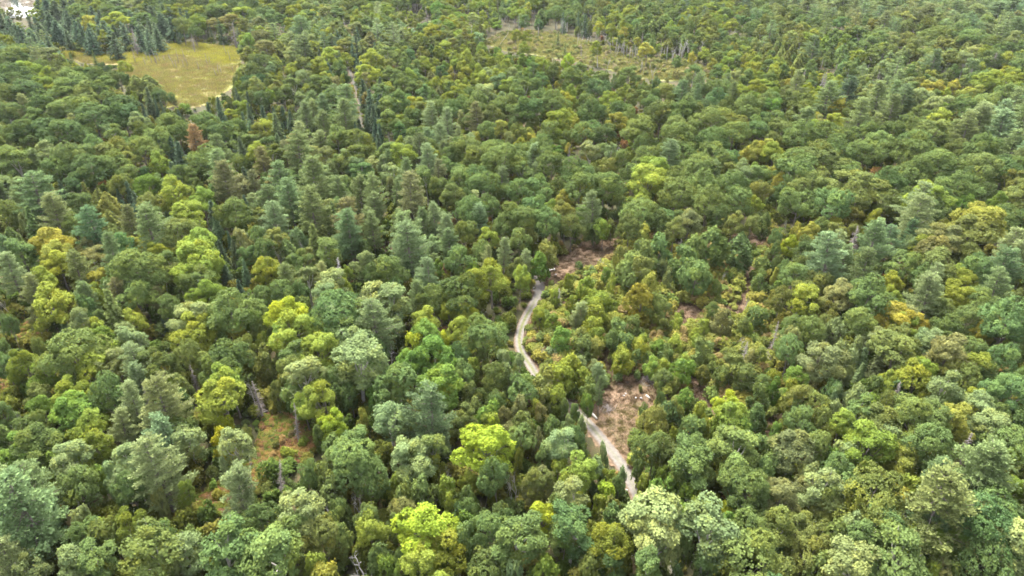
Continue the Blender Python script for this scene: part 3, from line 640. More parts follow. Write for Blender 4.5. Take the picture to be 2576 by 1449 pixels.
(3,1): """al 230 40 190;al 80 50 200;og 780 120 200;ag 1000 150 300;og 960 280 280;og 1130 260 260;ag 490 250 220;og 450 380 230;al 740 310 130;ag 730 420 180;og 1150 510 280;og 1050 410 180;ov 760 560 230;og 560 470 200;al 500 720 220;al 470 850 240;ag 520 930 200;ml 1610 110 260;ml 1640 250 300;ag 1750 160 230;ob 1850 60 180;og 1540 330 160;mz 2330 90 330;mz 2200 220 200;mz 2430 230 230;my 2400 130 200;my 1430 530 140;ml 1450 690 180;ml 1480 790 170;ag 1500 630 170;og 1690 560 220;my 1910 520 170;my 1950 640 160;my 1960 730 130;my 1850 350 130;og 2400 440 260;og 2440 560 230;ov 2300 500 130;og 2480 300 150;og 2120 650 150;mz 1750 900 300;mz 1560 1000 260;my 1850 1010 230;mz 1700 1060 300;my 1640 1170 250;my 1610 1300 260;me 1900 1230 180;my 1980 1130 240;ag 2050 1090 230;my 1970 1290 200;og 1170 910 300;my 1150 980 270;og 1050 890 180;og 870 820 180;og 860 730 150;og 730 940 200;ov 700 1060 240;og 860 1060 200;og 370 1080 250;og 240 980 190;og 80 860 190;og 100 960 230;ov 450 1190 200;ov 590 1090 180;ag 160 1150 220;ag 180 1270 300;ag 110 1340 230;ov 400 1330 150;my 590 1360 200;mY 690 1420 200;me 2120 930 180;og 2340 930 200;og 2370 1040 200;ov 2450 830 150;ag 2550 900 150;og 2450 1190 200;ov 2310 1270 230;og 2300 1380 260;og 2500 1350 180;me 1300 1330 160;my 1420 1430 90;og 1230 1180 170;fw 1060 1340 280;fw 1040 680 70;fw 1090 780 60;fw 790 860 50;fw 1925 460 80;dr 200 460 80;bv 130 640 120;by 150 690 110;bO 270 80 110;bv 200 130 130;by 330 200 160;bO 60 330 90;bO 370 20 100;by 480 100 130;mg 640 30 200;og 2160 790 130;fw 2570 560 90;og 1380 900 150;bO 160 240 100;bv 120 560 150""",
(3,2): """og 80 60 230;al 560 110 260;og 640 60 200;mg 330 240 150;my 450 360 150;me 130 280 0;my 660 330 200;my 780 400 150;my 660 450 200;al 940 230 200;al 900 400 190;my 930 470 170;al 1090 450 190;ag 1060 540 150;my 520 530 150;mz 960 640 190;my 900 720 130;ov 240 480 240;mt 280 570 250;al 640 680 250;al 580 650 180;ag 480 770 180;ag 560 950 260;ag 660 1000 230;og 520 1080 200;ov 1000 800 190;ag 1030 910 200;mz 270 810 160;mz 280 930 190;ag 90 850 200;ag 110 1010 230;ag 80 1180 230;al 30 1400 150;me 330 1410 220;my 950 1060 220;my 930 1160 260;my 1060 1120 180;og 1000 1290 240;al 1320 680 200;my 1320 540 190;al 1350 780 260;al 1300 900 240;al 1470 1000 260;al 1420 1130 260;ag 1400 1330 220;ag 1340 1420 200;al 1480 900 200;og 1120 800 130;me 1600 500 170;me 1750 600 200;og 1740 480 200;me 1640 820 200;me 1800 870 190;my 1900 760 230;al 1930 900 150;al 1960 960 260;al 1900 1080 250;al 2040 1160 260;og 1990 1280 230;mz 2200 800 170;me 2200 900 190;me 2150 1060 170;og 1460 120 280;ov 1500 190 250;og 1330 200 190;og 1270 330 170;og 1850 170 260;ag 1820 260 280;ag 1700 430 230;og 1900 380 200;ag 2230 190 280;ag 2290 80 220;my 2180 330 200;ag 2230 470 280;og 2370 510 260;og 2330 640 280;ag 2540 420 180;og 2400 830 200;og 2400 980 230;ov 2500 900 180;og 2250 1220 240;og 2350 1330 260;og 2500 1230 230;mv 2230 1400 170;me 1440 600 170;mv 1620 240 130;me 60 170 130;my 60 260 100;fw 40 510 150;og 740 1350 200;og 1700 1400 230;my 1500 1240 150;og 2500 120 190;og 2540 700 130;og 2450 1400 180;ag 1750 1150 160""",
(3,3): """me 60 130 110;mt 230 200 290;mt 310 130 230;og 440 110 160;og 530 180 160;me 650 220 160;al 790 210 180;me 1010 90 270;me 1000 230 260;al 1270 130 190;mY 1370 230 180;mY 1350 330 200;og 1720 140 230;og 1650 250 230;og 1640 380 200;pg 2120 330 330;pg 2130 460 380;pg 2090 570 330;mv 1180 300 130;og 90 330 210;al 340 400 170;og 740 430 230;og 1020 420 130;my 970 420 130;og 830 520 200;og 990 610 290;og 1120 560 260;og 1050 760 290;og 1140 880 260;og 1130 1020 240;mt 130 590 210;mt 340 560 160;mt 350 660 180;al 520 500 200;al 580 620 220;ag 620 720 200;my 840 830 190;mv 560 830 190;mt 110 750 200;mv 300 930 250;ag 60 900 180;ag 80 1030 200;mv 550 1000 170;al 800 1000 200;ag 700 1060 200;ag 950 1080 260;ag 1120 1180 280;ag 1320 1270 300;al 850 1260 250;mt 880 1240 160;al 770 1350 260;ag 1060 1350 260;mv 230 1240 160;mv 440 1170 200;mv 450 1310 260;mv 140 1400 230;og 60 1160 190;my 1440 600 190;mY 1380 670 130;pg 1700 570 250;pg 1730 740 330;pg 1720 870 360;pg 1640 1000 280;og 2180 800 340;og 2150 940 400;og 2200 1050 300;my 2230 260 0;og 2400 200 230;my 2430 300 230;og 2480 420 200;og 2480 100 200;me 2450 600 200;og 2480 850 180;og 2510 960 180;al 2480 1040 200;al 2400 1180 260;og 2200 1210 240;og 2450 1330 230;my 1650 1370 180;mt 1750 1420 200;me 1460 1000 220;me 1500 1120 260;my 1480 1180 100;me 1860 1210 220;me 1800 1080 160;og 1900 1380 200;og 2080 1330 230;fw 1350 830 150;dr 1980 190 190;fw 2430 770 90;dr 1900 80 90;og 1580 60 200;ov 1830 40 180;bO 1440 930 70;og 2200 60 200;ag 500 1400 200"""
}

# ---------------------------------------------------------------- ground, clearings, road, wetland
def sheet(name, poly, mat, z=0.0, cell=2.0, relief=0.0, seed=1, kind='structure', label=None, soft=0.6):
    """A ground sheet over a world polygon: cells with uneven edges and a little relief."""
    r = np.random.default_rng(seed)
    P = np.array(poly)
    x0, y0 = P.min(0) - cell
    x1, y1 = P.max(0) + cell
    nx, ny = int((x1 - x0) / cell) + 2, int((y1 - y0) / cell) + 2
    X, Y = np.meshgrid(x0 + np.arange(nx) * cell, y0 + np.arange(ny) * cell)
    X = X + r.uniform(-0.3, 0.3, X.shape) * cell
    Y = Y + r.uniform(-0.3, 0.3, X.shape) * cell
    Z = np.full(X.shape, z) + r.uniform(0, 1, X.shape) * relief
    ins = in_poly(X.ravel(), Y.ravel(), poly).reshape(X.shape)
    quad = ins[:-1, :-1].astype(int) + ins[1:, :-1] + ins[:-1, 1:] + ins[1:, 1:] >= 2
    j, i = np.nonzero(quad)
    a = j * nx + i
    F = np.stack([a, a + 1, a + nx + 1, a + nx], 1)
    g = Geo()
    g.v, g.f = [np.stack([X, Y, Z], -1).reshape(-1, 3)], [F]
    g.m, g.t, g.w = [np.zeros(len(F), int)], [np.ones(len(F))], [np.zeros(len(F))]
    me = g.mesh(name, [mat], only=0)
    o = link(name, me)
    thing(o, label, None, kind=kind)
    return o


def world_poly(pts):
    return [survey(px, py) for px, py in pts]


FLOOR = noise_mat('forest_floor', [(0.3, (0.018, 0.017, 0.009)), (0.5, (0.027, 0.027, 0.011)), (0.68, (0.052, 0.034, 0.018))], 0.22, 8, fine=(3.0, 0.35))
BROWN = noise_mat('cut_brush_ground', [(0.32, (0.050, 0.047, 0.020)), (0.45, (0.072, 0.050, 0.030)), (0.58, (0.096, 0.064, 0.041)), (0.7, (0.118, 0.083, 0.056))], 0.16, 9, 0.66, fine=(2.2, 0.4), stretch=(1, 0.7, 1))
MARSH = noise_mat('marsh_grass', [(0.30, (0.080, 0.080, 0.032)), (0.43, (0.128, 0.100, 0.042)), (0.54, (0.112, 0.118, 0.034)), (0.68, (0.140, 0.140, 0.040))], 0.045, 7, 0.6, fine=(0.6, 0.3))
MEADOW = noise_mat('meadow_grass', [(0.3, (0.085, 0.105, 0.030)), (0.5, (0.13, 0.14, 0.045)), (0.7, (0.165, 0.16, 0.07))], 0.05, 7, 0.6, fine=(0.7, 0.35))
MUD = noise_mat('mud_flat', [(0.3, (0.06, 0.053, 0.043)), (0.5, (0.09, 0.08, 0.066)), (0.7, (0.12, 0.11, 0.097))], 0.06, 7, fine=(0.4, 0.3), stretch=(0.5, 1.5, 1))
m_w, n_w, l_w = new_mat('pond_water')
_o, _b = n_w.new('ShaderNodeOutputMaterial'), n_w.new('ShaderNodeBsdfPrincipled')
_b.inputs['Base Color'].default_value = (0.03, 0.035, 0.03, 1)
_b.inputs['Roughness'].default_value = 0.06
_b.inputs['IOR'].default_value = 1.33
l_w.new(_b.outputs[0], _o.inputs[0])

g = Geo()
xs = np.concatenate([np.linspace(-3500, -400, 12), np.linspace(-360, 360, 60), np.linspace(400, 3500, 12)])
ys = np.concatenate([np.linspace(-1500, 0, 6), np.linspace(20, 400, 40), np.linspace(450, 6000, 16)])
X, Y = np.meshgrid(xs, ys)
nx = len(xs)
j, i = np.nonzero(np.ones((len(ys) - 1, nx - 1)))
a = j * nx + i
F = np.stack([a, a + 1, a + nx + 1, a + nx], 1)
g.v, g.f, g.m, g.t, g.w = [np.stack([X, Y, np.zeros_like(X)], -1).reshape(-1, 3)], [F], [np.zeros(len(F), int)], [np.ones(len(F))], [np.zeros(len(F))]
thing(link('forest_floor', g.mesh('forest_floor', [FLOOR], only=0)), 'dark leaf-strewn ground under the trees', None, kind='structure')

FIELD = [(1338, 712), (1352, 688), (1385, 664), (1425, 634), (1475, 596), (1540, 590), (1640, 600), (1700, 640), (1800, 570), (1950, 578), (1968, 620), (1915, 660), (1915, 760), (1975, 850), (1920, 960), (2000, 1030), (1990, 1085), (1800, 1080),
         (1660, 1120), (1612, 1250), (1570, 1215), (1520, 1135), (1450, 1050), (1400, 960), (1330, 920), (1318, 840), (1350, 770)]
w_field = world_poly(FIELD)
sheet('clearing', w_field, BROWN, 0.03, 1.2, 0.22, 3, label='reddish brown cut-over ground of dead bracken and slash')
MARSH_P = [(148, 138), (185, 152), (235, 160), (290, 162), (330, 195), (345, 262), (395, 275), (430, 268), (500, 270), (545, 245), (580, 218), (592, 190), (602, 150), (606, 122), (480, 106), (425, 112), (378, 122), (290, 138), (222, 136), (165, 128)]
w_marsh = world_poly(MARSH_P)
sheet('marsh', w_marsh, MARSH, 0.02, 2.5, 0.12, 4, label='yellow and rusty grass of the open marsh')
MEADOW_P = [(1215, 108), (1262, 84), (1310, 76), (1352, 80), (1400, 82), (1445, 96), (1510, 116), (1560, 138), (1610, 148), (1670, 154), (1712, 146), (1738, 160), (1800, 176), (1770, 198), (1690, 204), (1600, 194), (1520, 172), (1470, 160), (1420, 150), (1350, 138), (1270, 128)]
w_meadow = world_poly(MEADOW_P)
sheet('meadow', w_meadow, MEADOW, 0.02, 3.0, 0.12, 5, label='pale yellow-green wet meadow before the pale trunks')
MUD_P = [(-160, -16), (160, -16), (150, 12), (100, 20), (98, 44), (50, 48), (-160, 48)]
w_mud = world_poly(MUD_P)
sheet('mud_flat', w_mud, MUD, 0.01, 6.0, 0.05, 6, label='brown weedy flats around the pond')
POND_P = [(20, -2), (38, -8), (50, 4), (58, 14), (74, 18), (92, 24), (98, 42), (20, 46), (8, 34), (14, 24), (32, 16)]
sheet('pond_water', world_poly(POND_P), m_w, 0.09, 5.0, 0.0, 7, label='white shining water of the pond')

# road: centre line (photo), width in metres, how grassy the middle is
ROADS = [
    [(1344, 697, 1.9, .1), (1354, 708, 3.0, 0), (1357, 722, 3.3, 0), (1354, 742, 3.0, .1), (1344, 762, 2.7, .5), (1331, 785, 2.6, .9), (1318, 810, 2.5, 1), (1309, 835, 2.5, 1), (1306, 860, 2.5, 1), (1311, 885, 2.5, 1), (1322, 905, 2.5, .9), (1334, 922, 2.5, .9),
     (1352, 950, 2.5, .8), (1390, 990, 2.5, .8), (1430, 1022, 2.5, .8), (1462, 1048, 2.5, .8), (1480, 1068, 2.6, .7), (1503, 1095, 2.8, .5), (1530, 1128, 2.8, .3), (1555, 1160, 2.7, .3), (1577, 1195, 2.7, .3), (1592, 1225, 2.7, .3),
     (1612, 1265, 2.7, .5), (1641, 1330, 2.7, .5), (1668, 1395, 2.7, .5), (1684, 1440, 2.7, .5), (1705, 1500, 2.7, .5)],
    [(880, 178, 2.0, .2), (886, 202, 2.0, .2), (900, 235, 2.1, .2), (906, 262, 2.1, .2), (908, 290, 2.1, .2), (910, 330, 2.1, .3), (918, 352, 2.5, .4), (932, 384, 3, .6)],
]
road_w = []


def spline(C, n=10):
    C = np.array(C, float)
    C = np.concatenate([[2 * C[0] - C[1]], C, [2 * C[-1] - C[-2]]])
    out = []
    for i in range(1, len(C) - 2):
        for t in np.linspace(0, 1, n, endpoint=False):
            p0, p1, p2, p3 = C[i - 1:i + 3]
            out.append(0.5 * ((2 * p1) + (p2 - p0) * t + (2 * p0 - 5 * p1 + 4 * p2 - p3) * t * t + (3 * p1 - p0 - 3 * p2 + p3) * t ** 3))
    out.append(C[-2])
    return np.array(out)


m_r, n_r, l_r = new_mat('gravel_track')
_o, _b = n_r.new('ShaderNodeOutputMaterial'), n_r.new('ShaderNodeBsdfPrincipled')
_b.inputs['Roughness'].default_value = 0.95
_b.inputs['Specular IOR Level'].default_value = 0.1
_v, _n, _tc = n_r.new('ShaderNodeAttribute'), n_r.new('ShaderNodeTexNoise'), n_r.new('ShaderNodeTexCoord')
_v.attribute_name = 'wear'
_n.inputs['Scale'].default_value = 1.6
_n.inputs['Detail'].default_value = 8
l_r.new(_tc.outputs['Object'], _n.inputs['Vector'])
_mr = n_r.new('ShaderNodeMapRange')
_mr.inputs[1].default_value, _mr.inputs[2].default_value, _mr.inputs[3].default_value, _mr.inputs[4].default_value = 0.3, 0.7, 0.78, 1.22
l_r.new(_n.outputs['Fac'], _mr.inputs[0])
_s = n_r.new('ShaderNodeVectorMath')
_s.operation = 'SCALE'
l_r.new(_v.outputs['Color'], _s.inputs[0])
l_r.new(_mr.outputs[0], _s.inputs['Scale'])
l_r.new(_s.outputs[0], _b.inputs['Base Color'])
l_r.new(_b.outputs[0], _o.inputs[0])
for ri, R_ in enumerate(ROADS):
    C = spline([(*survey(px, py), w, gz) for px, py, w, gz in R_], 10)
    road_w.append(C)
    d = np.gradient(C[:, :2], axis=0)
    d = d / np.linalg.norm(d, axis=1, keepdims=True)
    nrm = np.stack([-d[:, 1], d[:, 0]], 1)
    us = np.array([-1.25, -1.0, -0.72, -0.5, -0.25, 0, 0.25, 0.5, 0.72, 1.0, 1.25])
    rut = np.array([0, .25, .9, 1, .45, 0, .45, 1, .9, .25, 0])
    zz = np.array([0.0, .05, .02, 0.0, .05, .08, .05, 0, .02, .05, 0.0])
    V, Cc = [], []
    tanc, grassc, edge = np.array([.088, .080, .071]) * (1.0, .42)[ri], np.array([.060, .064, .022]), np.array([.072, .050, .031])
    for q in range(len(C)):
        for u, rt, z_ in zip(us, rut, zz):
            w_ = .86 * C[q, 2] / 2 * (1 + 0.06 * math.sin(q * 1.7 + u * 3))
            p = C[q, :2] + nrm[q] * u * w_
            V.append((p[0], p[1], 0.30 + z_ * C[q, 3] if abs(u) < 1.2 else 0.0))
            gz = C[q, 3]
            base = tanc * rt + (1 - rt) * (grassc * gz + tanc * (1 - gz) if abs(u) < 0.6 else edge)
            Cc.append(base * rng.uniform(0.9, 1.1))
    nu = len(us)
    F = [(q * nu + k, q * nu + k + 1, (q + 1) * nu + k + 1, (q + 1) * nu + k) for q in range(len(C) - 1) for k in range(nu - 1)]
    g = Geo()
    g.v, g.f = [np.array(V)], [np.array(F)]
    g.m, g.t, g.w = [np.zeros(len(F), int)], [np.ones(len(F))], [np.zeros(len(F))]
    me = g.mesh('dirt_track', [m_r], only=0)
    ca = me.attributes.new('wear', 'FLOAT_COLOR', 'POINT')
    ca.data.foreach_set('color', np.concatenate([np.array(Cc), np.ones((len(Cc), 1))], 1).astype(np.float32).ravel())
    for p in me.polygons:
        p.use_smooth = True
    thing(link('dirt_track', me), ['pale two-rut dirt track winding past the clearing', 'grey gravel track running away through the forest'][ri], None, kind='structure')
ROAD_ALL = np.concatenate(road_w)[:, :2]

# ---------------------------------------------------------------- what the photo keeps open (photo outlines)
OPEN = [
    [(1345, 705), (1385, 670), (1425, 640), (1480, 600), (1564, 604), (1557, 626), (1500, 655), (1455, 680), (1400, 707), (1368, 718)],
    [(1808, 580), (1938, 586), (1928, 608), (1900, 612), (1880, 600), (1830, 602)],
    [(1862, 668), (1897, 664), (1895, 720), (1882, 778), (1848, 784), (1866, 720)],
    [(1690, 764), (1762, 768), (1752, 802), (1716, 804)],
    [(1530, 943), (1555, 933), (1600, 948), (1642, 948), (1704, 973), (1642, 1012), (1617, 1042), (1602, 1092), (1587, 1150), (1592, 1195), (1534, 1112), (1466, 1033), (1510, 998)],
    [(1738, 963), (1786, 966), (1792, 1007), (1748, 1000)],
    [(1928, 1033), (1966, 1043), (1978, 1082), (1938, 1062)],
    [(1512, 878), (1538, 876), (1540, 930), (1520, 930)],
    MARSH_P[:12] + MARSH_P[12:], MEADOW_P, POND_P,
    [(1337, 694), (1362, 700), (1368, 735), (1352, 768), (1330, 810), (1318, 850), (1324, 885), (1342, 920), (1326, 928), (1304, 895), (1294, 855), (1300, 815), (1322, 775), (1338, 745), (1340, 715)],
    [(880, 182), (888, 190), (904, 235), (912, 270), (915, 330), (906, 330), (901, 280), (893, 235), (882, 205)],
    [(1464, 1050), (1486, 1050), (1545, 1120), (1600, 1215), (1606, 1235), (1584, 1240), (1540, 1160), (1500, 1110)],
    [(1664, 1385), (1680, 1385), (1700, 1449), (1676, 1449)],
]
LOW = [   # bracken openings: no filler trees, rusty undergrowth
    [(668, 1050), (735, 1050), (800, 1105), (775, 1160), (715, 1180), (600, 1190), (650, 1130)],
    [(395, 1275), (520, 1240), (660, 1150), (700, 1190), (600, 1290), (440, 1320)],
    [(45, 810), (110, 815), (125, 880), (55, 870)], [(0, 950), (40, 955), (60, 1000), (0, 1010)],
]
w_low = [world_poly(p) for p in LOW]
w_open = [world_poly(p) for p in OPEN]

# ---------------------------------------------------------------- trees
C_LEAF = dict(g=(.076, .109, .035), d=(.059, .087, .032), l=(.116, .150, .060), y=(.124, .158, .029), z=(.162, .203, .023), e=(.082, .130, .027), Y=(.172, .177, .036), O=(.180, .130, .058),
              v=(.091, .110, .033), b=(.083, .117, .054), t=(.106, .117, .046), k=(.058, .083, .046), w=(.4, .4, .4), r=(.2, .18, .16))
C_PINE = dict(g=(.110, .147, .057), l=(.142, .178, .075), b=(.101, .138, .060), v=(.110, .128, .050), t=(.128, .134, .056), O=(.20, .150, .075), k=(.070, .100, .054))
HMUL = dict(o=.70, m=.66, a=.66, p=.60, s=.48, c=.55, b=.55, d=.6, f=.68)
trees = []      # dict(k, c, x, y, R, H, hero)
read = {}
GROVE = [(1480, 690), (1535, 600), (1640, 570), (1760, 560), (1842, 600), (1848, 745), (1700, 775), (1560, 745)]
for sec, txt in HERO.items():
    E_ = [e.split() for e in txt.replace('\n', '').split(';')]
    E_ = [[e[0], float(e[1]), float(e[2]), float(e[3])] for e in E_ if len(e) == 4 and int(e[3]) > 0]
    cap = (0, 300, 400, 480)[sec[0]]
    E_.sort(key=lambda e: -e[3])
    out = []
    while E_:
        b = E_.pop(0)
        area, mx, my = b[3] ** 2, b[1] * b[3] ** 2, b[2] * b[3] ** 2
        near_gap = 1320 < sec[1] * 644 + b[1] * .25 < 1990 and 575 < sec[0] * 362.25 + b[2] * .25 < 1110
        near_gap &= not in_poly([sec[1] * 644 + b[1] * .25], [sec[0] * 362.25 + b[2] * .25], GROVE)[0]
        if cap and not near_gap and b[0][0] in 'omap' and b[3] > 110:      # boughs of one crown read as several: join them
            for e in E_[:]:
                if e[0] == b[0] and math.hypot(e[1] - b[1], e[2] - b[2]) < 0.42 * (e[3] + b[3]) and area + e[3] ** 2 < (cap / .95) ** 2:
                    area += e[3] ** 2
                    mx += e[1] * e[3] ** 2
                    my += e[2] * e[3] ** 2
                    E_.remove(e)
        f = (.95 + .28 * b[2] / 1449 if b[0][0] in 'om' else .95, 1.24 if b[0][0] in 'om' else 1.04, 1.18, 1.16)[sec[0]] if b[0][0] in 'omap' and b[3] > 110 and not near_gap else 1.0
        out.append((b[0], mx / area, my / area, math.sqrt(area) * .97 * f))
    read[sec] = out
for (tr_, tc_), entries in read.items():
    for e in entries:
        k, c = e[0]
        px, py = tc_ * 644 + e[1] * .25, tr_ * 362.25 + e[2] * .25
        W = e[3] * .25
        H = {'o': 14, 'm': 14, 'a': 15, 'p': 19, 's': 13, 'c': 10, 'b': 3, 'd': 13, 'f': 12}[k]
        for it in range(4):
            x, y = survey(px, py, H * HMUL[k])
            dist = math.sqrt(x * x + y * y + (CAM_H - H * HMUL[k]) ** 2)
            R = W * 0.5 * dist / FP * (1.0 if 1320 < px < 1990 and 575 < py < 1110 else 1.12 if k in 'omac' else 1.15 if k in 'ps' else 1.0)
            if k in 'om':
                H = min(19, max(5.0, 6.5 + 1.75 * R))
            elif k == 'a':
                H = min(19, max(6.0, 7.5 + 2.2 * R))
            elif k == 'p':
                H = min(22, max(8.0, 6.5 + 2.7 * R))
            elif k == 's':
                H = min(17, max(5.0, 2 + 4.4 * R))
            elif k == 'c':
                H = min(14, max(5.0, 3.5 + 3.0 * R))
            elif k == 'b':
                H = min(7, max(1.4, 1.9 * R + 0.5))
            elif k == 'd':
                R = max(R, 1.2)
                H = min(17, max(10.5, 3.5 + 4.0 * R)) if not (1345 < px < 1945 and 590 < py < 985) else min(9, 2.5 + 3 * R)
            elif k == 'f':
                R = max(R, 1.2)
                H = min(14, max(10.0, 3.2 + 3.8 * R)) if not (1345 < px < 1945 and 590 < py < 985) else min(8, 2.5 + 2.2 * R)
            infield = 1345 < px < 1945 and 590 < py < 985
            grove = bool(in_poly([px], [py], GROVE)[0])
            if k in 'moa' and grove:
                H = min(17, 5.5 + 2.3 * R)
            elif k in 'moa' and infield:      # young growth in the clearing, leafy to the ground
                R *= 1.12
                H = 2.7 * R + 2.2
            if k == 'p' and infield:
                H = 3.4 * R + 1.0
        trees.append(dict(k=k, c=c, x=x, y=y, R=R, H=H, hero=True, px=px, py=py, model='y' if k in 'moa' and (R < 2.6 or infield) else k))
trees = [t for t in trees if not (t['k'] in 'oma' and (in_poly([t['px']], [t['py']], LOW[0])[0] or in_poly([t['px']], [t['py']], LOW[1])[0]))]
DX = np.array([(t['px'], t['py'], math.hypot(t['x'], t['y'])) for t in trees if t['k'] in 'df'])
for t in trees:
    if t['k'] in 'dfb':
        continue
    for it in range(9):
        hm = t['H'] * HMUL[t['k']]
        dep = project(t['x'], t['y'], hm)[2]
        rp = t['R'] * FP / dep
        q = np.array([(0, 0), (-.9, 0), (.9, 0), (0, -1.0), (-.65, -.7), (.65, -.7), (-.65, .6), (.65, .6)]) * rp + [t['px'], t['py']]
        inside = np.zeros(len(q), bool)
        for poly in OPEN + LOW:
            inside |= in_poly(q[:, 0], q[:, 1], poly)
        dd = np.hypot(DX[:, 0] - t['px'], (DX[:, 1] - t['py']) * 1.0)
        veil = ((dd < .92 * rp) & (dd > .25 * rp) & (DX[:, 2] > math.hypot(t['x'], t['y']) - 2)).any()
        if t['R'] < 1.2 or not (veil or (inside.any() and not inside[0])):
            break
        t['R'] *= .88
        t['H'] *= .97
        t['x'], t['y'] = survey(t['px'], t['py'], t['H'] * HMUL[t['k']])
n_hero = len(trees)
HX = np.array([(t['x'], t['y'], t['R'], t['px'], t['py'], t['H'] * HMUL[t['k']]) for t in trees])
hero_rp = np.array([t['R'] for t in trees]) * FP / np.sqrt(HX[:, 0] ** 2 + HX[:, 1] ** 2 + (CAM_H - HX[:, 5]) ** 2)

hero_dead = np.array([t['k'] in 'df' for t in trees])
fx, fy, fs = [], [], []
y = 26.0
row = 0
while y < 1080:
    s = 5.8 + min(1.6, y / 220.0)
    half = 0.80 * y + 90
    xx = np.arange(-half, half, s) + (row % 2) * s / 2
    fx.append(xx + rng.uniform(-.42, .42, len(xx)) * s)
    fy.append(y + rng.uniform(-.42, .42, len(xx)) * s)
    fs.append(np.full(len(xx), s))
    y += s * 0.87
    row += 1
fx, fy, fs = map(np.concatenate, (fx, fy, fs))
N = len(fx)
# neighbours among the surveyed trees decide kind and colour
grow_ok = np.array([t['k'] not in 'fdb' for t in trees])
src = np.nonzero(grow_ok)[0]
cpx, cpy, cdep = project(fx, fy, 10.0)
keep = np.ones(N, bool)
pick = np.zeros(N, int)
for a in range(0, N, 1500):
    sl = slice(a, a + 1500)
    d2 = (HX[src, 3][None] - np.clip(cpx[sl], 0, 2576)[:, None]) ** 2 + ((HX[src, 4][None] - np.clip(cpy[sl], 0, 1449)[:, None]) * 1.6) ** 2
    near = np.argpartition(d2, 8, axis=1)[:, :8]
    pick[sl] = src[near[np.arange(near.shape[0]), rng.integers(0, 8, near.shape[0])]]
fR = HX[pick, 2] * rng.uniform(.70, 1.0, N)
fR = np.minimum(fR, fs * 0.80)
fk = np.array([trees[i]['k'] for i in pick])
fc = np.array([trees[i]['c'] if trees[i]['c'] not in 'YO' or (trees[i]['c'] == 'Y' and rng.uniform() < .25) else ('y' if trees[i]['k'] in 'moa' else 'g') for i in pick])
fH = np.array([trees[i]['H'] for i in pick]) * rng.uniform(.72, .98, N)
fHm = np.array([HMUL[k] for k in fk])
cpx, cpy, cdep = project(fx, fy, fH * fHm)
frp = fR * FP / cdep
fdist = np.hypot(fx, fy)
hd = np.hypot(HX[:, 0], HX[:, 1])
for a in range(0, N, 1500):
    sl = slice(a, a + 1500)
    dw = np.hypot(fx[sl][:, None] - HX[None, :, 0], fy[sl][:, None] - HX[None, :, 1])
    keep[sl] &= ~(dw < 0.62 * (fR[sl][:, None] + HX[None, :, 2])).any(1)
    dp = np.hypot(cpx[sl][:, None] - HX[None, :, 3], cpy[sl][:, None] - HX[None, :, 4])
    hides = (dp < np.where(hero_dead, 1.0, 0.80)[None] * frp[sl][:, None] + 0.50 * hero_rp[None]) & (fdist[sl][:, None] < hd[None] + 1)
    keep[sl] &= ~hides.any(1)
    dr_ = np.hypot(fx[sl][:, None] - ROAD_ALL[None, ::3, 0], fy[sl][:, None] - ROAD_ALL[None, ::3, 1])
    keep[sl] &= dr_.min(1) > 2.4
probe = [(0, 1.0), (0, .6), (-.8, .7), (.8, .7), (0, .05), (-.5, .35), (.5, .35)]
for ux, uz in probe:
    qx, qy, _ = project(fx + ux * fR, fy, fH * uz)
    for poly in OPEN + LOW:
        keep &= ~in_poly(qx, qy, poly)
for poly in w_open + w_low:
    keep &= ~in_poly(fx, fy, poly)
keep &= ~in_poly(fx, fy, w_field)
keep &= ~(in_poly(fx, fy, w_mud))
fH = fH * rng.choice([.8, .9, 1.0, 1.0, 1.08, 1.2], N)
for i in np.nonzero(keep)[0]:
    trees.append(dict(k=fk[i], c=fc[i], x=fx[i], y=fy[i], R=fR[i], H=fH[i], hero=False, model=fk[i]))

# colour, model, turn, lean of every tree
for t in trees:
    c = np.array(C_LEAF[t['c']])
    j = rng.normal(0, 1, 3)
    if t['k'] not in 'df':
        if t['k'] == 'p':
            c = np.array(C_PINE.get(t['c'], C_LEAF[t['c']]))
        if t['k'] == 's' and t['c'] == 'O':
            c = np.array((.135, .062, .040))
        c = c * (1 + 0.11 * j[0]) * np.array([1 + 0.07 * j[1], 1, 1 - 0.06 * j[1]])
    t['col'] = tuple(np.clip(c, .01, .6))
    t['rot'] = rng.uniform(0, 6.28)
    t['var'] = int(rng.integers(0, 60))
    t['dist'] = math.sqrt(t['x'] ** 2 + t['y'] ** 2 + CAM_H ** 2)
    t['tilt'] = (rng.normal() * 0.04, rng.normal() * 0.04)
    t['sq'] = rng.uniform(.84, 1.16)

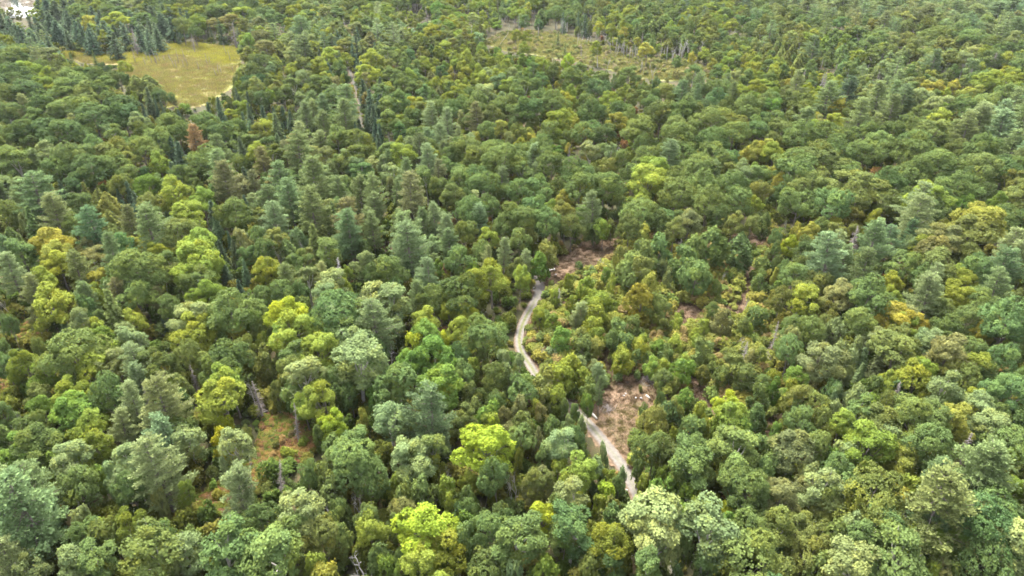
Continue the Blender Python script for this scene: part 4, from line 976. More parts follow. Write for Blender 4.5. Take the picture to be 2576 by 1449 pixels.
# ---------------------------------------------------------------- how large each tree shows (coarse item buffer)
BW, BH = 1024, 576
ids = np.full((BH, BW), -1, np.int32)
order = sorted(range(len(trees)), key=lambda i: -math.hypot(trees[i]['x'], trees[i]['y']))
for i in order:
    t = trees[i]
    hm = HMUL[t['k']]
    px, py, dep = project(t['x'], t['y'], t['H'] * hm)
    s = BW / 2576.0
    px, py = px * s, py * s
    rx = t['R'] * FP / dep * s * (0.9 if t['k'] not in 'df' else 0.35)
    half_h = t['H'] * (1 - hm) * (1.0 if t['k'] in 'omab' else 1.2)
    dn = math.hypot(t['x'], t['y'])
    sp = (CAM_H - t['H'] * hm) / math.hypot(dn, CAM_H)
    ry = math.hypot(t['R'] * sp, half_h * dn / math.hypot(dn, CAM_H)) * FP / dep * s
    t['bpx'], t['bpy'], t['rx'], t['ry'] = px, py, rx, ry
    x0, x1, y0, y1 = int(px - rx), int(px + rx) + 1, int(py - ry), int(py + ry) + 1
    x0, x1, y0, y1 = max(0, x0), min(BW, x1 + 1), max(0, y0), min(BH, y1 + 1)
    if x0 >= x1 or y0 >= y1:
        continue
    yy, xx = np.ogrid[y0:y1, x0:x1]
    ids[y0:y1, x0:x1][((xx - px) / max(rx, .6)) ** 2 + ((yy - py) / max(ry, .6)) ** 2 <= 1] = i
cnt = np.bincount(ids[ids >= 0], minlength=len(trees))
for i, t in enumerate(trees):
    t['vis'] = int(cnt[i])

# ---------------------------------------------------------------- thin late-summer air between the camera and the far forest
hz, n_h, l_h = new_mat('haze_air')
_o, _v = n_h.new('ShaderNodeOutputMaterial'), n_h.new('ShaderNodeVolumePrincipled')
_v.inputs['Color'].default_value = (0.86, 0.92, 1.0, 1)
_v.inputs['Density'].default_value = 0.000019
l_h.new(_v.outputs[0], _o.inputs['Volume'])
g = Geo()
X0, X1, Y0, Y1, Z0, Z1 = -3700, 3700, -1700, 6200, -1.5, 97.5
c8 = np.array([(x, y, z) for z in (Z0, Z1) for y in (Y0, Y1) for x in (X0, X1)], float)
g.v, g.f = [c8], [np.array([(0, 2, 3, 1), (4, 5, 7, 6), (0, 1, 5, 4), (2, 6, 7, 3), (0, 4, 6, 2), (1, 3, 7, 5)])]
g.m, g.t, g.w = [np.zeros(6, int)], [np.ones(6)], [np.zeros(6)]
thing(link('haze', g.mesh('haze', [hz], only=0)), 'thin pale air over the forest', None, kind='stuff')


# ---------------------------------------------------------------- woods that nobody could count: instanced points, one object per kind
PROTO = {}


def proto_collection(key, meshes, leaf=True):
    if key in PROTO:
        return PROTO[key]
    c = bpy.data.collections.new(key)
    for i, me in enumerate(meshes):
        o = bpy.data.objects.new('%s_%03d' % (key, i), me)
        c.objects.link(o)
        if leaf:
            o.material_slots[0].link = 'OBJECT'
            o.material_slots[0].material = LEAF_I
    PROTO[key] = c
    return c


def stuff_points(name, label, pts, turn, scl, col, var, coll):
    me = bpy.data.meshes.new(name)
    n = len(pts)
    me.vertices.add(n)
    me.vertices.foreach_set('co', np.asarray(pts, np.float32).ravel())
    for nm, ty, dat, key in (('turn', 'FLOAT_VECTOR', turn, 'vector'), ('scl', 'FLOAT_VECTOR', scl, 'vector'), ('leaf_colour', 'FLOAT_COLOR', np.concatenate([np.asarray(col), np.ones((n, 1))], 1), 'color')):
        me.attributes.new(nm, ty, 'POINT').data.foreach_set(key, np.asarray(dat, np.float32).ravel())
    me.attributes.new('variant', 'INT', 'POINT').data.foreach_set('value', np.asarray(var, np.int32))
    o = link(name, me)
    ng = bpy.data.node_groups.new(name, 'GeometryNodeTree')
    ng.interface.new_socket('Geometry', in_out='INPUT', socket_type='NodeSocketGeometry')
    ng.interface.new_socket('Geometry', in_out='OUTPUT', socket_type='NodeSocketGeometry')
    N, L = ng.nodes, ng.links
    gi, go = N.new('NodeGroupInput'), N.new('NodeGroupOutput')
    ci, ip = N.new('GeometryNodeCollectionInfo'), N.new('GeometryNodeInstanceOnPoints')
    ci.inputs['Collection'].default_value = coll
    ci.inputs['Separate Children'].default_value = True
    ci.inputs['Reset Children'].default_value = True

    def attr(nm, ty):
        a_ = N.new('GeometryNodeInputNamedAttribute')
        a_.data_type = ty
        a_.inputs['Name'].default_value = nm
        return a_.outputs['Attribute']

    L.new(gi.outputs[0], ip.inputs['Points'])
    L.new(ci.outputs[0], ip.inputs['Instance'])
    ip.inputs['Pick Instance'].default_value = True
    L.new(attr('variant', 'INT'), ip.inputs['Instance Index'])
    L.new(attr('turn', 'FLOAT_VECTOR'), ip.inputs['Rotation'])
    L.new(attr('scl', 'FLOAT_VECTOR'), ip.inputs['Scale'])
    L.new(ip.outputs[0], go.inputs[0])
    md = o.modifiers.new('scatter', 'NODES')
    md.node_group = ng
    thing(o, label, None, kind='stuff')
    return o


def name_of(t):
    k, c = t['k'], t['c']
    if k == 'm':
        return 'maple_tree' if c in 'yzYO' else 'hardwood_tree'
    return dict(o='oak_tree', a='aspen_tree', p='pine_tree', s='spruce_tree', c='cedar_tree', b='bush', d='dead_conifer', f='dead_hardwood')[k]


CAT = dict(maple_tree='tree', hardwood_tree='tree', oak_tree='tree', aspen_tree='tree', pine_tree='pine tree', spruce_tree='spruce tree', cedar_tree='tree', bush='bush', dead_conifer='dead tree', dead_hardwood='dead tree')
GROUP = dict(maple_tree='yellowing maples in the canopy', hardwood_tree='green hardwoods in the canopy', oak_tree='round-topped oaks in the canopy', aspen_tree='pale-trunked aspens', pine_tree='feathery pines', spruce_tree='spire-shaped spruces',
             cedar_tree='narrow cedars', bush='bushes of the clearing and openings', dead_conifer='dead standing conifers', dead_hardwood='bare dead hardwoods')
bykind = {}
for i, t in enumerate(trees):
    bykind.setdefault(name_of(t), []).append(i)
single, rest = [], {}
for nm, L_ in bykind.items():
    dead = nm.startswith('dead') or nm == 'bush'
    L_.sort(key=lambda i: (-trees[i]['vis'], -trees[i]['rx']))
    ok = [i for i in L_ if (trees[i]['vis'] >= 4 or dead) and -5 < trees[i]['bpx'] < BW + 5 and -5 < trees[i]['bpy'] < BH + 8]
    take = ok[:300]
    single += take
    s = set(take)
    rest[nm] = [i for i in L_ if i not in s]

made = {}


def put(o, t, h0, r0):
    sx = t['R'] / r0
    sz = t['H'] / h0
    o.location = (t['x'], t['y'], 0)
    o.rotation_euler = (t['tilt'][0], t['tilt'][1], t['rot'])
    o.scale = (sx * t['sq'], sx / t['sq'], sz)


for i in single:
    t = trees[i]
    nm = name_of(t)
    k = t['k']
    if k in 'df':
        M = DEADM[k][t['var'] % len(DEADM[k])]
        tm, bm = M[t['c'] if t['c'] in 'wr' else 'w']
        root = link(nm, None)
        put(root, t, 14 if k == 'd' else 13, 2.2 if k == 'd' else 2.8)
        root.empty_display_size = 1
        link('trunk', tm, root)
        link('branches', bm, root)
    else:
        h0, r0, _, nv = BUILD[t['model']]
        v = t['var'] % nv
        M = MODEL[t['model']]
        if t['rx'] > 8.5 and t['vis'] > 50:
            root = link(nm, None)
            root.empty_display_size = 1
            put(root, t, h0, r0)
            cr = link('crown' if k != 'b' else 'foliage', M['crown'][v], root)
            cr.color = (*t['col'], 1)
            link('trunk' if k != 'b' else 'stem', M['trunk'][v], root)
        else:
            root = link(nm, (M['full'] if t['dist'] < 420 else M['low'])[v])
            root.color = (*t['col'], 1)
            put(root, t, h0, r0)
    made[i] = root

WOODS = dict(maple_tree='maple_woods', hardwood_tree='hardwood_woods', oak_tree='oak_woods', aspen_tree='aspen_woods', pine_tree='pine_woods', spruce_tree='spruce_woods', cedar_tree='cedar_woods', bush='bushes')
for nm, L_ in rest.items():
    if nm not in WOODS or not L_:
        continue
    k = trees[L_[0]]['k']
    h0, r0, _, nv = BUILD[k]
    coll = proto_collection(PLAIN[k] + '_model', MODEL[k]['full'] + MODEL[k]['low'])
    T = [trees[i] for i in L_]
    for t in T:
        t['model'] = k
    stuff_points(WOODS[nm], 'mass of %s making up the rest of the forest canopy' % GROUP[nm], [(t['x'], t['y'], 0) for t in T], [(t['tilt'][0], t['tilt'][1], t['rot']) for t in T],
                 [(t['R'] / r0 * t['sq'], t['R'] / r0 / t['sq'], t['H'] / h0) for t in T], [t['col'] for t in T], [t['var'] % nv + (0 if t['dist'] < 420 else nv) for t in T], coll)

# ---------------------------------------------------------------- undergrowth and saplings between the trees
ux, uy, us_ = [], [], []
y = 18.0
while y < 520:
    s = 1.9 + y / 190.0
    half = 0.80 * y + 50
    xx = np.arange(-half, half, s)
    ux.append(xx + rng.uniform(-.5, .5, len(xx)) * s)
    uy.append(y + rng.uniform(-.5, .5, len(xx)) * s)
    us_.append(np.full(len(xx), s))
    y += s
for poly, n_ in [(w_field, 5200), (w_meadow, 1500)] + [(p_, 2200) for p_ in w_low[:2]] + [(p_, 500) for p_ in w_low[2:]]:
    b = np.array(poly)
    q = np.stack([rng.uniform(b[:, 0].min(), b[:, 0].max(), n_), rng.uniform(b[:, 1].min(), b[:, 1].max(), n_)], 1)
    q = q[in_poly(q[:, 0], q[:, 1], poly)]
    ux.append(q[:, 0])
    uy.append(q[:, 1])
    us_.append(np.full(len(q), 2.0))
ux, uy, us_ = map(np.concatenate, (ux, uy, us_))
N = len(ux)
mdw = in_poly(ux, uy, w_meadow)
uh = rng.uniform(0.7, 2.0, N) + (rng.uniform(size=N) < 0.34) * rng.uniform(1.0, 5.0, N)
low = np.zeros(N, bool)
for p in w_low:
    low |= in_poly(ux, uy, p)
fld = in_poly(ux, uy, w_field)
uh = np.where(low, rng.uniform(.35, 1.5, N), uh)
uh = np.where(fld, np.where(rng.uniform(size=N) < .55, rng.uniform(.5, 1.4, N), rng.uniform(1.4, 4.0, N)), uh)
uh = np.where(mdw, rng.uniform(.5, 2.8, N), uh)
keep = np.ones(N, bool)
for pi, poly in enumerate(OPEN):
    for uz in (0.0, 1.0):
        qx, qy, _ = project(ux, uy, uh * uz)
        ins = in_poly(qx, qy, poly)
        thin = rng.uniform(size=N) < {0: .01, 4: .05, 8: .10, 9: .7}.get(pi, 0.0)
        keep &= ~(ins & ~(thin & ((uh < 1.2) | mdw)))
for a in range(0, N, 2000):
    sl = slice(a, a + 2000)
    keep[sl] &= np.hypot(ux[sl][:, None] - ROAD_ALL[None, ::2, 0], uy[sl][:, None] - ROAD_ALL[None, ::2, 1]).min(1) > 2.0
keep &= ~in_poly(ux, uy, w_mud)
keep &= ~(fld & (rng.uniform(size=N) < .15))
ux, uy, uh, low, fld, mdw = ux[keep], uy[keep], uh[keep], low[keep], fld[keep], mdw[keep]
N = len(ux)
pal = np.array([(.055, .085, .020), (.070, .085, .018), (.095, .095, .022), (.050, .070, .022), (.085, .100, .020)])
ucol = pal[rng.integers(0, len(pal), N)] * rng.uniform(.75, 1.15, (N, 1))
rust = np.array([(.135, .078, .036), (.145, .10, .036), (.11, .112, .028), (.095, .115, .024), (.115, .066, .038)])
rc = rust[rng.integers(0, len(rust), N)] * rng.uniform(.8, 1.15, (N, 1))
ucol = np.where(low[:, None] & (rng.uniform(size=(N, 1)) < .8), rc, ucol)
regrow = np.array([(.11, .125, .028), (.135, .13, .03), (.09, .11, .03), (.14, .11, .045), (.125, .14, .03), (.075, .105, .028), (.12, .13, .035)])
ucol = np.where(fld[:, None], regrow[rng.integers(0, 7, N)] * rng.uniform(.8, 1.15, (N, 1)), ucol)
pale = np.array([(.11, .125, .045), (.14, .14, .05), (.095, .115, .038), (.15, .135, .075)])
ucol = np.where(mdw[:, None], pale[rng.integers(0, 4, N)] * rng.uniform(.85, 1.15, (N, 1)), ucol)
ucol = np.where((~low & ~fld)[:, None] & (rng.uniform(size=(N, 1)) < .015), rc, ucol)
ur = np.clip(uh * rng.uniform(.55, .95, N), .5, 2.4)
stuff_points('undergrowth', 'low olive and rust-coloured undergrowth between the trunks', np.stack([ux, uy, np.zeros(N)], 1), np.stack([np.zeros(N), np.zeros(N), rng.uniform(0, 6.28, N)], 1),
             np.stack([ur / 1.9, ur / 1.9, uh / 3.0], 1), ucol, rng.integers(0, 5, N) + np.where(np.hypot(ux, uy) < 160, 0, 5), proto_collection('bush_model', MODEL['b']['full'] + MODEL['b']['low']))


# dry bracken, straw and slash on the cut-over ground; reeds in the marsh
def tuft(seed, n, h, spread, flat):
    r = np.random.default_rng(seed)
    gg = Geo()
    P = np.stack([r.normal(size=n) * spread, r.normal(size=n) * spread, np.zeros(n)], 1)
    D = unit(np.stack([r.normal(size=n) * flat, r.normal(size=n) * flat, np.ones(n)], 1))
    B = unit(np.cross(D, r.normal(size=(n, 3))))
    ln = h * r.uniform(.5, 1.2, (n, 1))
    wd = 0.035 + 0.02 * h
    gg.quads(np.stack([P - B * wd, P + B * wd, P + D * ln + B * wd * .3, P + D * ln - B * wd * .3], 1), 0, r.uniform(.75, 1.3, n), np.clip(r.normal(.1, .2, n), 0, 1))
    return gg


def sticks(seed, n, ln):
    r = np.random.default_rng(seed)
    gg = Geo()
    for k_ in range(n):
        a_ = r.uniform(0, 6.28)
        p = np.array([r.normal() * .7, r.normal() * .7, r.uniform(.05, .3)])
        d = np.array([math.cos(a_), math.sin(a_), r.normal() * .15]) * ln * r.uniform(.3, 1)
        gg.tube([p, p + d], [.03, .012], 0, 3)
    return gg


TUFT = [tuft(5 + i, 40, .45, .45, .9).mesh('straw_tuft', [LEAF]) for i in range(4)] + [sticks(9 + i, 9, 1.6).mesh('slash_sticks', [LEAF]) for i in range(3)]
REED = [tuft(25 + i, 46, .9, .9, .35).mesh('reed_tuft', [LEAF]) for i in range(4)]
P_, col_, var_, sc_ = [], [], [], []
bb = np.array(w_field)
for q in range(26000):
    x, y = rng.uniform(bb[:, 0].min(), bb[:, 0].max()), rng.uniform(bb[:, 1].min(), bb[:, 1].max())
    P_.append((x, y))
P_ = np.array(P_)
ok = in_poly(P_[:, 0], P_[:, 1], w_field)
for a in range(0, len(P_), 2000):
    ok[a:a + 2000] &= np.hypot(P_[a:a + 2000, 0][:, None] - ROAD_ALL[None, ::2, 0], P_[a:a + 2000, 1][:, None] - ROAD_ALL[None, ::2, 1]).min(1) > 1.5
P_ = P_[ok]
N = len(P_)
straw = np.array([(.088, .058, .037), (.108, .075, .05), (.074, .051, .032), (.068, .063, .025), (.085, .056, .034)])
col_ = straw[rng.integers(0, 5, N)] * rng.uniform(.75, 1.2, (N, 1))
# the near end of the clearing is greener
qx, qy, _ = project(P_[:, 0], P_[:, 1], 0.0)
greenish = (qy > 1020) & (rng.uniform(size=N) < .55)
col_ = np.where(greenish[:, None], np.array([.10, .095, .030]) * rng.uniform(.7, 1.1, (N, 1)), col_)
sz = rng.uniform(.4, .95, N)
stuff_points('dry_grass', 'dry straw, dead bracken and slash littering the clearing', np.stack([P_[:, 0], P_[:, 1], np.full(N, .1)], 1), np.stack([np.zeros(N), np.zeros(N), rng.uniform(0, 6.28, N)], 1), np.stack([sz, sz, sz], 1), col_,
             np.where(rng.uniform(size=N) < .10, rng.integers(4, 7, N), rng.integers(0, 4, N)), proto_collection('straw_model', TUFT))
P_, col_ = [], []
mpal = np.array([(.135, .128, .036), (.142, .115, .046), (.118, .126, .036), (.155, .152, .036), (.128, .098, .044)])
gpal = np.array([(.10, .11, .03), (.135, .13, .042), (.16, .145, .07), (.08, .095, .03), (.175, .16, .045)])
for poly, pl_, cnt_ in ((w_marsh, mpal, 5200), (w_meadow, gpal, 5200), (w_mud, np.array([(.15, .13, .1), (.11, .095, .07), (.18, .16, .135)]), 1500)):
    b = np.array(poly)
    q = np.stack([rng.uniform(b[:, 0].min(), b[:, 0].max(), cnt_ * 2), rng.uniform(b[:, 1].min(), b[:, 1].max(), cnt_ * 2)], 1)
    q = q[in_poly(q[:, 0], q[:, 1], poly)]
    if poly is w_mud:
        q = q[~in_poly(q[:, 0], q[:, 1], world_poly(POND_P))]
    P_.append(q)
    cc = pl_[rng.integers(0, len(pl_), len(q))] * rng.uniform(.8, 1.15, (len(q), 1))
    if poly is w_marsh:      # goldenrod along the far rim
        gx, gy, _ = project(q[:, 0], q[:, 1], 0.0)
        cc = np.where(((gy < 150 + 12 * np.sin(gx / 40)) & (rng.uniform(size=len(q)) < .7))[:, None], np.array([.175, .175, .026]), cc)
    col_.append(cc)
P_, col_ = np.concatenate(P_), np.concatenate(col_)
N = len(P_)
sz = rng.uniform(.8, 1.7, N)
stuff_points('marsh_reeds', 'reeds and wild grass of the open wet ground', np.stack([P_[:, 0], P_[:, 1], np.full(N, .02)], 1), np.stack([np.zeros(N), np.zeros(N), rng.uniform(0, 6.28, N)], 1), np.stack([sz, sz, sz * .8], 1), col_, rng.integers(0, 4, N), proto_collection('reed_model', REED))

# ---------------------------------------------------------------- bare poles of the marsh and of the pale drowned stand
POLES = {
    (0, 0): "1365 635 1320 470;1325 520 1305 420;1465 655 1435 570;1485 610 1455 520;1570 640 1520 490;1530 640 1500 540;1610 625 1570 530;1660 620 1640 560;1755 685 1700 560;1780 690 1755 600;1800 640 1765 490;1860 620 1825 480;1890 670 1865 580;1845 680 1830 600;2000 705 1980 620;1985 465 1915 290;2280 560 2240 430;2320 620 2290 500;2180 770 2145 680;2200 745 2185 640;2225 735 2205 660;1830 450 1760 290;2115 640 2100 560;2080 600 2060 540;1580 650 1560 560;2090 650 2070 590;1710 600 1695 540;2350 720 2340 680",
    (0, 2): "660 400 660 340;750 440 770 370;775 450 795 360;840 420 850 350;930 455 940 360;965 470 980 370;1010 500 1015 380;1035 540 1060 380;1060 570 1085 430;1090 560 1115 430;1120 580 1130 440;1240 600 1240 450;1270 600 1255 480;1385 700 1400 620;1500 590 1510 470;1560 640 1565 470;1615 630 1640 500;1650 620 1700 460;1680 640 1740 440;1700 600 1770 400;1620 600 1610 480;1640 660 1700 520;1810 540 1815 420;1890 540 1900 440;1290 740 1310 620;1420 770 1400 700;525 320 485 180;555 310 560 200;440 320 440 240;260 390 270 270;60 430 70 130;110 320 115 270;1150 590 1160 450;1180 600 1190 470;1215 600 1220 500;985 480 1000 390;880 440 890 360;1530 600 1540 480;1720 560 1740 430;700 430 720 350",
    (0, 1): "2180 520 2165 270;2450 450 2550 340;910 330 870 170;265 330 245 250;295 330 280 240;1590 130 1580 20;1720 190 1715 90;2300 190 2290 60;2250 200 2240 80;1660 130 1655 30;2500 230 2495 80;1540 170 1530 60",
}
pole_list = []
for (r_, c_), txt in POLES.items():
    for e in txt.split(';'):
        bx, by, tx, ty = map(float, e.split())
        px, py = c_ * 644 + bx * .25, r_ * 362.25 + by * .25
        qx, qy = c_ * 644 + tx * .25, r_ * 362.25 + ty * .25
        x, y = survey(px, py)
        # top: same distance, height from the photo
        u, v = (qx - 1288) / FP, (724.5 - qy) / FP
        k_ = y / (CT + v * ST)
        pole_list.append((x, y, u * k_ - x, CAM_H + (-ST + v * CT) * k_, (r_, c_), px, py))
for x, y, dx, h, sec, px, py in pole_list:
    r = np.random.default_rng(int(px * 10 + py))
    h = float(np.clip(h, 3, 18))
    g = Geo()
    top = np.array([dx * min(1, 6 / abs(dx or 1)), 0, h])
    g.tube([(0, 0, 0), top * .5 + [r.normal() * .15, 0, 0], top], [.20, .16, .05], 1, 6, cap=True)
    for q in range(7):
        s = r.uniform(.45, .97)
        a = r.uniform(0, 6.28)
        g.tube([top * s, top * s + [math.cos(a) * r.uniform(.3, 1.1), math.sin(a) * .6, r.uniform(-.2, .3)]], [.05, .015], 2, 3)
    mt = DEAD_R if sec == (0, 0) else DEAD_W
    root = link('tree_snag', None)
    root.location = (x, y, 0)
    link('trunk', g.mesh('snag_trunk', [mt], only=1), root)
    link('branch_stubs', g.mesh('snag_stubs', [mt], only=2), root)
    made[('pole', round(px), round(py))] = root

# ---------------------------------------------------------------- stones, logs, bench, brush
STONE = noise_mat('pale_stone', [(0.3, (0.13, 0.12, 0.11)), (0.7, (0.24, 0.23, 0.22))], 4, bump=.05)
PLANK = noise_mat('weathered_plank', [(0.3, (0.22, 0.20, 0.18)), (0.7, (0.32, 0.30, 0.28))], 3, stretch=(.2, 2, 2))
BIRCH = noise_mat('birch_log', [(0.35, (0.16, 0.145, 0.12)), (0.6, (0.34, 0.32, 0.28))], 3)


def stone(px, py, size, label, seed, flat=.6):
    import bmesh
    bm = bmesh.new()
    bmesh.ops.create_icosphere(bm, subdivisions=2, radius=.5)
    r = np.random.default_rng(seed)
    pl = unit(r.normal(size=(7, 3)))
    for v in bm.verts:
        p = np.array(v.co)
        for q in pl:
            dd = p @ q - .36
            if dd > 0:
                p = p - q * dd
        v.co = p * np.array([size * 1.2, size * .9, size * flat])
    me = bpy.data.meshes.new('boulder')
    bm.to_mesh(me)
    bm.free()
    me.materials.append(STONE)
    o = link('boulder', me)
    x, y = survey(px, py)
    o.location = (x, y, .25 + size * flat * .3)
    o.rotation_euler = (0, 0, seed * 1.3)
    thing(o, label, 'rock', 'pale stones about the track and clearing')


stone(1342.5, 728, 1.0, 'largest white boulder, on the verge of the gravel turning place', 1, .75)
stone(1343.5, 733.5, .55, 'small white stone touching the big boulder beside the gravel', 2)
stone(1398, 693, .7, 'flat pale stone alone on the brown strip past the bench', 3, .35)
stone(1573.6, 993, .45, 'upper of two close white stones amid the brown clearing', 4)
stone(1569, 998, .48, 'lower of two close white stones amid the brown clearing', 5)
stone(1599, 1003.5, .45, 'small buff stone between the white ones in the brown clearing', 6)
stone(1612.5, 1005, .55, 'upright white stone nearest the birch log in the clearing', 7, .9)
stone(1576.5, 1236, .5, 'tiny white stone on the track where trees close over it', 8)


def log(p0, p1, rad, label, mat, name='log', stubs=0, cat='log'):
    a, b = np.array([*survey(*p0), rad + .12]), np.array([*survey(*p1), rad + .14])
    r = np.random.default_rng(int(p0[0]))
    g = Geo()
    m = (a + b) / 2 + [0, 0, .05]
    g.tube([np.zeros(3), m - a, b - a], [rad, rad * .9, rad * .7], 1, 7, cap=True)
    root = link(name, None)
    root.location = tuple(a)
    for k_ in range(stubs):
        s = r.uniform(.35, 1)
        d = unit(np.array([r.normal(), r.normal(), abs(r.normal()) * .6]))
        L_ = np.linalg.norm(b - a) * r.uniform(.08, .22)
        g.tube([(b - a) * s, (b - a) * s + d * L_ * .6, (b - a) * s + (d + unit(b - a) * .5) * L_], [rad * .4, rad * .28, .02], 2, 4)
    link('trunk', g.mesh('log_trunk', [mat], only=1), root)
    if stubs:
        link('branches', g.mesh('log_branches', [mat], only=2), root)
    thing(root, label, cat)


log((1625, 997.5), (1634.5, 1005.5), .22, 'short white birch log lying in the brown clearing', BIRCH)
log((1489, 1044), (1501.5, 1057.5), .28, 'mottled pale log lying in the grass beside the track', BIRCH, stubs=2)
log((1507, 985), (1516, 990), .14, 'thin brown pole lying by the blue-green pine at the clearing', BARK)
log((669, 1173), (742, 1150), .17, 'long fallen pale trunk across the green bracken opening', DEAD_W, 'fallen_tree', 9, 'fallen tree')
log((697, 1141), (714, 1134), .2, 'short fallen trunk lying above the long one in bracken', DEAD_W, 'fallen_tree', 3, 'fallen tree')
log((619, 1189), (651, 1181), .2, 'fallen forked trunk lying in the yellowish bracken', DEAD_W, 'fallen_tree', 5, 'fallen tree')

# low bench of pale planks
bx, by = survey(1387, 682.5)
bench = link('bench', None)
bench.location = (bx, by, .2)
bench.rotation_euler = (0, 0, math.radians(28))


def box(sx, sy, sz):
    import bmesh
    bm = bmesh.new()
    bmesh.ops.create_cube(bm, size=1)
    for v in bm.verts:
        v.co.x *= sx
        v.co.y *= sy
        v.co.z *= sz
    bmesh.ops.bevel(bm, geom=bm.edges[:], offset=.012, segments=1, affect='EDGES')
    me = bpy.data.meshes.new('board')
    bm.to_mesh(me)
    bm.free()
    me.materials.append(PLANK)
    return me


for nm, sx, sy, sz, ox, oy, oz in (('plank', 2.1, .22, .06, 0, -.28, .48), ('plank', 2.1, .34, .06, 0, .06, .48), ('plank', 2.1, .34, .06, 0, .42, .48), ('leg', .12, .95, .45, -.85, .06, .225), ('leg', .12, .95, .45, .85, .06, .225)):
    p = link(nm, box(sx, sy, sz), bench)
    p.location = (ox, oy, oz)
thing(bench, 'low pale plank bench at the start of the brown strip', 'bench')

for px, py, lab, mt, n, sp in ((1628, 956, 'pinkish heap of cut branches on the clearing edge', DEAD_R, 90, 1.9), (1529, 1032, 'grey heap of dead brush in the grass near the track', DEAD_R, 46, 1.3), (700, 1092, 'grey slash heap among the orange bracken', DEAD_R, 40, 1.4)):
    r = np.random.default_rng(int(px))
    g = Geo()
    for k_ in range(n):
        a_ = r.uniform(0, 6.28)
        rr = abs(r.normal()) * sp * .6
        p = np.array([math.cos(a_ * 3) * rr, math.sin(a_ * 3) * rr, max(.05, .9 - rr * .4) * r.uniform(.1, 1)])
        d = np.array([math.cos(a_), math.sin(a_), r.normal() * .2]) * r.uniform(.8, 2.4)
        g.tube([p - d / 2, p + [0, 0, .1], p + d / 2], [.035, .045, .015], 0, 4)
    o = link('brush_pile', g.mesh('brush_pile', [mt]))
    x, y = survey(px, py)
    o.location = (x, y, .15)
    thing(o, lab, 'brush pile')
    o['kind'] = 'stuff'

# ---------------------------------------------------------------- words for every tree: look, then where it stands
COLW = dict(g='mid-green', d='dark green', l='pale green', y='yellow-green', z='bright lime', e='vivid green', Y='golden yellow', O='rusty orange', v='olive', b='blue-green', t='tan-olive', k='bluish dark', w='bleached', r='grey-brown')
NOUN = dict(maple_tree='maple', hardwood_tree='hardwood', oak_tree='domed oak', aspen_tree='slender aspen', pine_tree='feathery pine', spruce_tree='spruce spire', cedar_tree='narrow cedar', bush='bush', dead_conifer='dead conifer', dead_hardwood='bare dead hardwood', tree_snag='bare pole')
PLACE = [('the grassy marsh', 450, 200), ('the pond', 60, 25), ('the pale wet meadow', 1560, 130), ('the straight gravel track', 905, 265), ('the gravel turning place', 1350, 722), ('the two-rut bend', 1308, 850), ('the brown strip', 1470, 645),
         ('the brown clearing', 1570, 990), ('the grassy track wedge', 1555, 1110), ('the orange pine', 490, 360), ('the red dead spruce', 1120, 695), ('the silver dead spruce', 850, 680), ('the white forked snag', 983, 890),
         ('the white bare snag', 509, 560), ('the sprawling dead tree', 905, 1425), ('the orange bracken', 725, 1095), ('the green bracken opening', 600, 1215), ('the large lime maple', 1225, 1110), ('the lower lime maple', 1080, 1330),
         ('the great yellow maple', 725, 800), ('the golden regrowth tree', 1622, 725), ('the salmon-leaved tree', 2210, 432), ('the brown dead conifer', 2146, 612), ('the lone dark cedar', 1865, 633), ('the leaning white birch', 2555, 895),
         ('the silvery spire', 2170, 920), ('the pale forked snag', 1305, 1220), ('the track end', 1688, 1420), ('the golden oak', 1920, 382), ('the tall corner pine', 85, 1260), ('the far dark pines', 2480, 60), ('the yellow aspens', 2350, 240),
         ('the salmon regrowth', 1690, 840), ('the lime maple pair', 1850, 1030), ('the big dark pine', 766, 130), ('the leaning pole', 55, 1045), ('the dense oak bank', 1750, 300), ('the green maple wall', 1080, 900), ('the pale pines', 360, 1090),
         ('the dark hollow', 2240, 1330), ('the wide pines', 2465, 1190), ('the spruce swamp', 300, 90), ('the tan dead-topped trees', 1820, 830), ('the stand of pale trunks', 1300, 40)]
OWN = [('p', 490, 356, 'dying pine with rusty orange needles standing alone in green canopy'), ('s', 1120, 695, 'dead spruce spire with rusty red needles among green pines'), ('d', 849, 682, 'silver-grey dead spruce bristling with bare boughs'),
       ('f', 983, 898, 'white forked snag standing proud of the green maples'), ('f', 1153 - 644, 560, 'white bare snag with stubby upright forks'), ('f', 909, 1422, 'large sprawling grey dead tree at the bottom of the view'),
       ('m', 1226, 1110, 'brilliant lime-yellow maple, the brightest crown in the forest'), ('m', 725, 796, 'great round yellow-green maple with the broadest bright crown'), ('o', 2210, 432, 'small salmon-leaved oak glowing between dark crowns'),
       ('d', 2147, 612, 'pinkish-brown dead conifer rising over pale pines'), ('c', 1866, 632, 'lone dark green cedar standing in the brown clearing arm'), ('s', 2170, 920, 'pale silvery spruce spire leaning in the hardwoods'),
       ('p', 766, 127, 'big dark blue-green pine with flat plates of boughs'), ('m', 1618, 740, 'golden yellow regrowth tree in the middle of the clearing')]
ORD = 'first second third fourth fifth sixth seventh eighth ninth tenth eleventh twelfth thirteenth fourteenth fifteenth sixteenth seventeenth eighteenth nineteenth twentieth'.split()
rows = []
for key, o in made.items():
    if isinstance(key, tuple):
        rows.append(dict(o=o, nm='tree_snag', c='w' if key[2] < 200 and key[1] > 700 else 'r', px=key[1], py=key[2], R=0.3, H=8, k='x', cat='dead tree', gp='bare poles standing in wet ground'))
    else:
        t = trees[key]
        s = 2576.0 / BW
        nm = name_of(t)
        rows.append(dict(o=o, nm=nm, c=t['c'], px=t['bpx'] * s, py=t['bpy'] * s, R=t['R'], H=t['H'], k=t['k'], cat=CAT[nm], gp=GROUP[nm]))
PXY = np.array([(r['px'], r['py']) for r in rows])
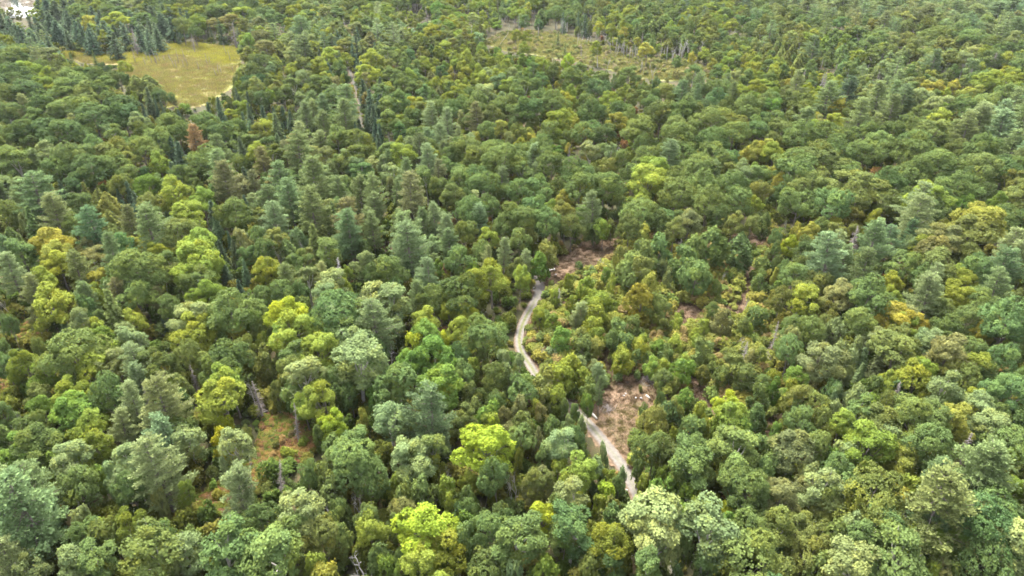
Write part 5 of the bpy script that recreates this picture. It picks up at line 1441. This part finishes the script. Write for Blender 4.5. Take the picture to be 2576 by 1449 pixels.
med = {nm: np.median([r['R'] for r in rows if r['nm'] == nm]) for nm in set(r['nm'] for r in rows)}
LXY = np.array([(p[1], p[2]) for p in PLACE])
seen = set()


def rel(ax, ay, bx, by, near):
    dx, dy = ax - bx, (ay - by) * 1.3
    if abs(dx) > abs(dy):
        return ('just ' if near else '') + ('left of' if dx < 0 else 'right of')
    return ('right behind' if near else 'beyond') if dy < 0 else ('just before' if near else 'this side of')


def look(r):
    ratio = r['R'] / max(med[r['nm']], .1)
    size = 'small ' if ratio < .72 else 'broad ' if ratio > 1.35 else ''
    if r['nm'] == 'tree_snag':
        size = ''
    return size + COLW[r['c']] + ' ' + NOUN[r['nm']]


pending = []
used_own = set()
for i, r in enumerate(rows):
    own = None
    for q, (k, x, y, lab) in enumerate(OWN):
        if q not in used_own and r['k'] == k and math.hypot(r['px'] - x, r['py'] - y) < 26:
            own = lab
            used_own.add(q)
            break
    if own:
        thing(r['o'], own, r['cat'], r['gp'])
        seen.add(own)
        continue
    pending.append(i)
groups_ = {}
for i in pending:
    r = rows[i]
    d = np.hypot(LXY[:, 0] - r['px'], LXY[:, 1] - r['py'])
    lk = look(r)
    d2 = np.hypot(PXY[:, 0] - r['px'], (PXY[:, 1] - r['py']) * 1.2)
    d2[i] = 1e9
    nb = np.argsort(d2)[:24]
    lms = [q for q in np.argsort(d)[:5] if PLACE[q][0].split()[-1] not in NOUN[r['nm']] or d[q] > 30]
    done = None
    for q in lms:
        where = rel(r['px'], r['py'], *LXY[q], False) + ' ' + PLACE[q][0]
        for b in nb:
            if look(rows[b]) == lk:
                continue
            art = 'an' if look(rows[b])[0] in 'aeiou' else 'a'
            lab = '%s %s, %s %s %s' % (lk, where, rel(r['px'], r['py'], *PXY[b], True), art, look(rows[b]))
            if lab not in seen and len(lab.replace('-', '').split()) <= 16:
                done = lab
                break
        if done:
            break
    if not done:
        q = lms[0]
        base = lk + ' ' + rel(r['px'], r['py'], *LXY[q], False) + ' ' + PLACE[q][0]
        for w in ORD:
            lab = '%s %s %s %s' % (w, lk, rel(r['px'], r['py'], *LXY[q], False), PLACE[q][0])
            if lab not in seen:
                done = lab
                break
    seen.add(done)
    thing(r['o'], done, r['cat'], r['gp'])
print('TREES', len(trees), 'single', len(rows), {nm: sum(1 for r in rows if r['nm'] == nm) for nm in med}, 'rest', {k: len(v) for k, v in rest.items()})
print('OBJECTS', len(scene.objects), 'TRIS', sum(sum(len(p.vertices) - 2 for p in me.polygons) if len(me.polygons) < 5 else len(me.polygons) * 2 for me in bpy.data.meshes))
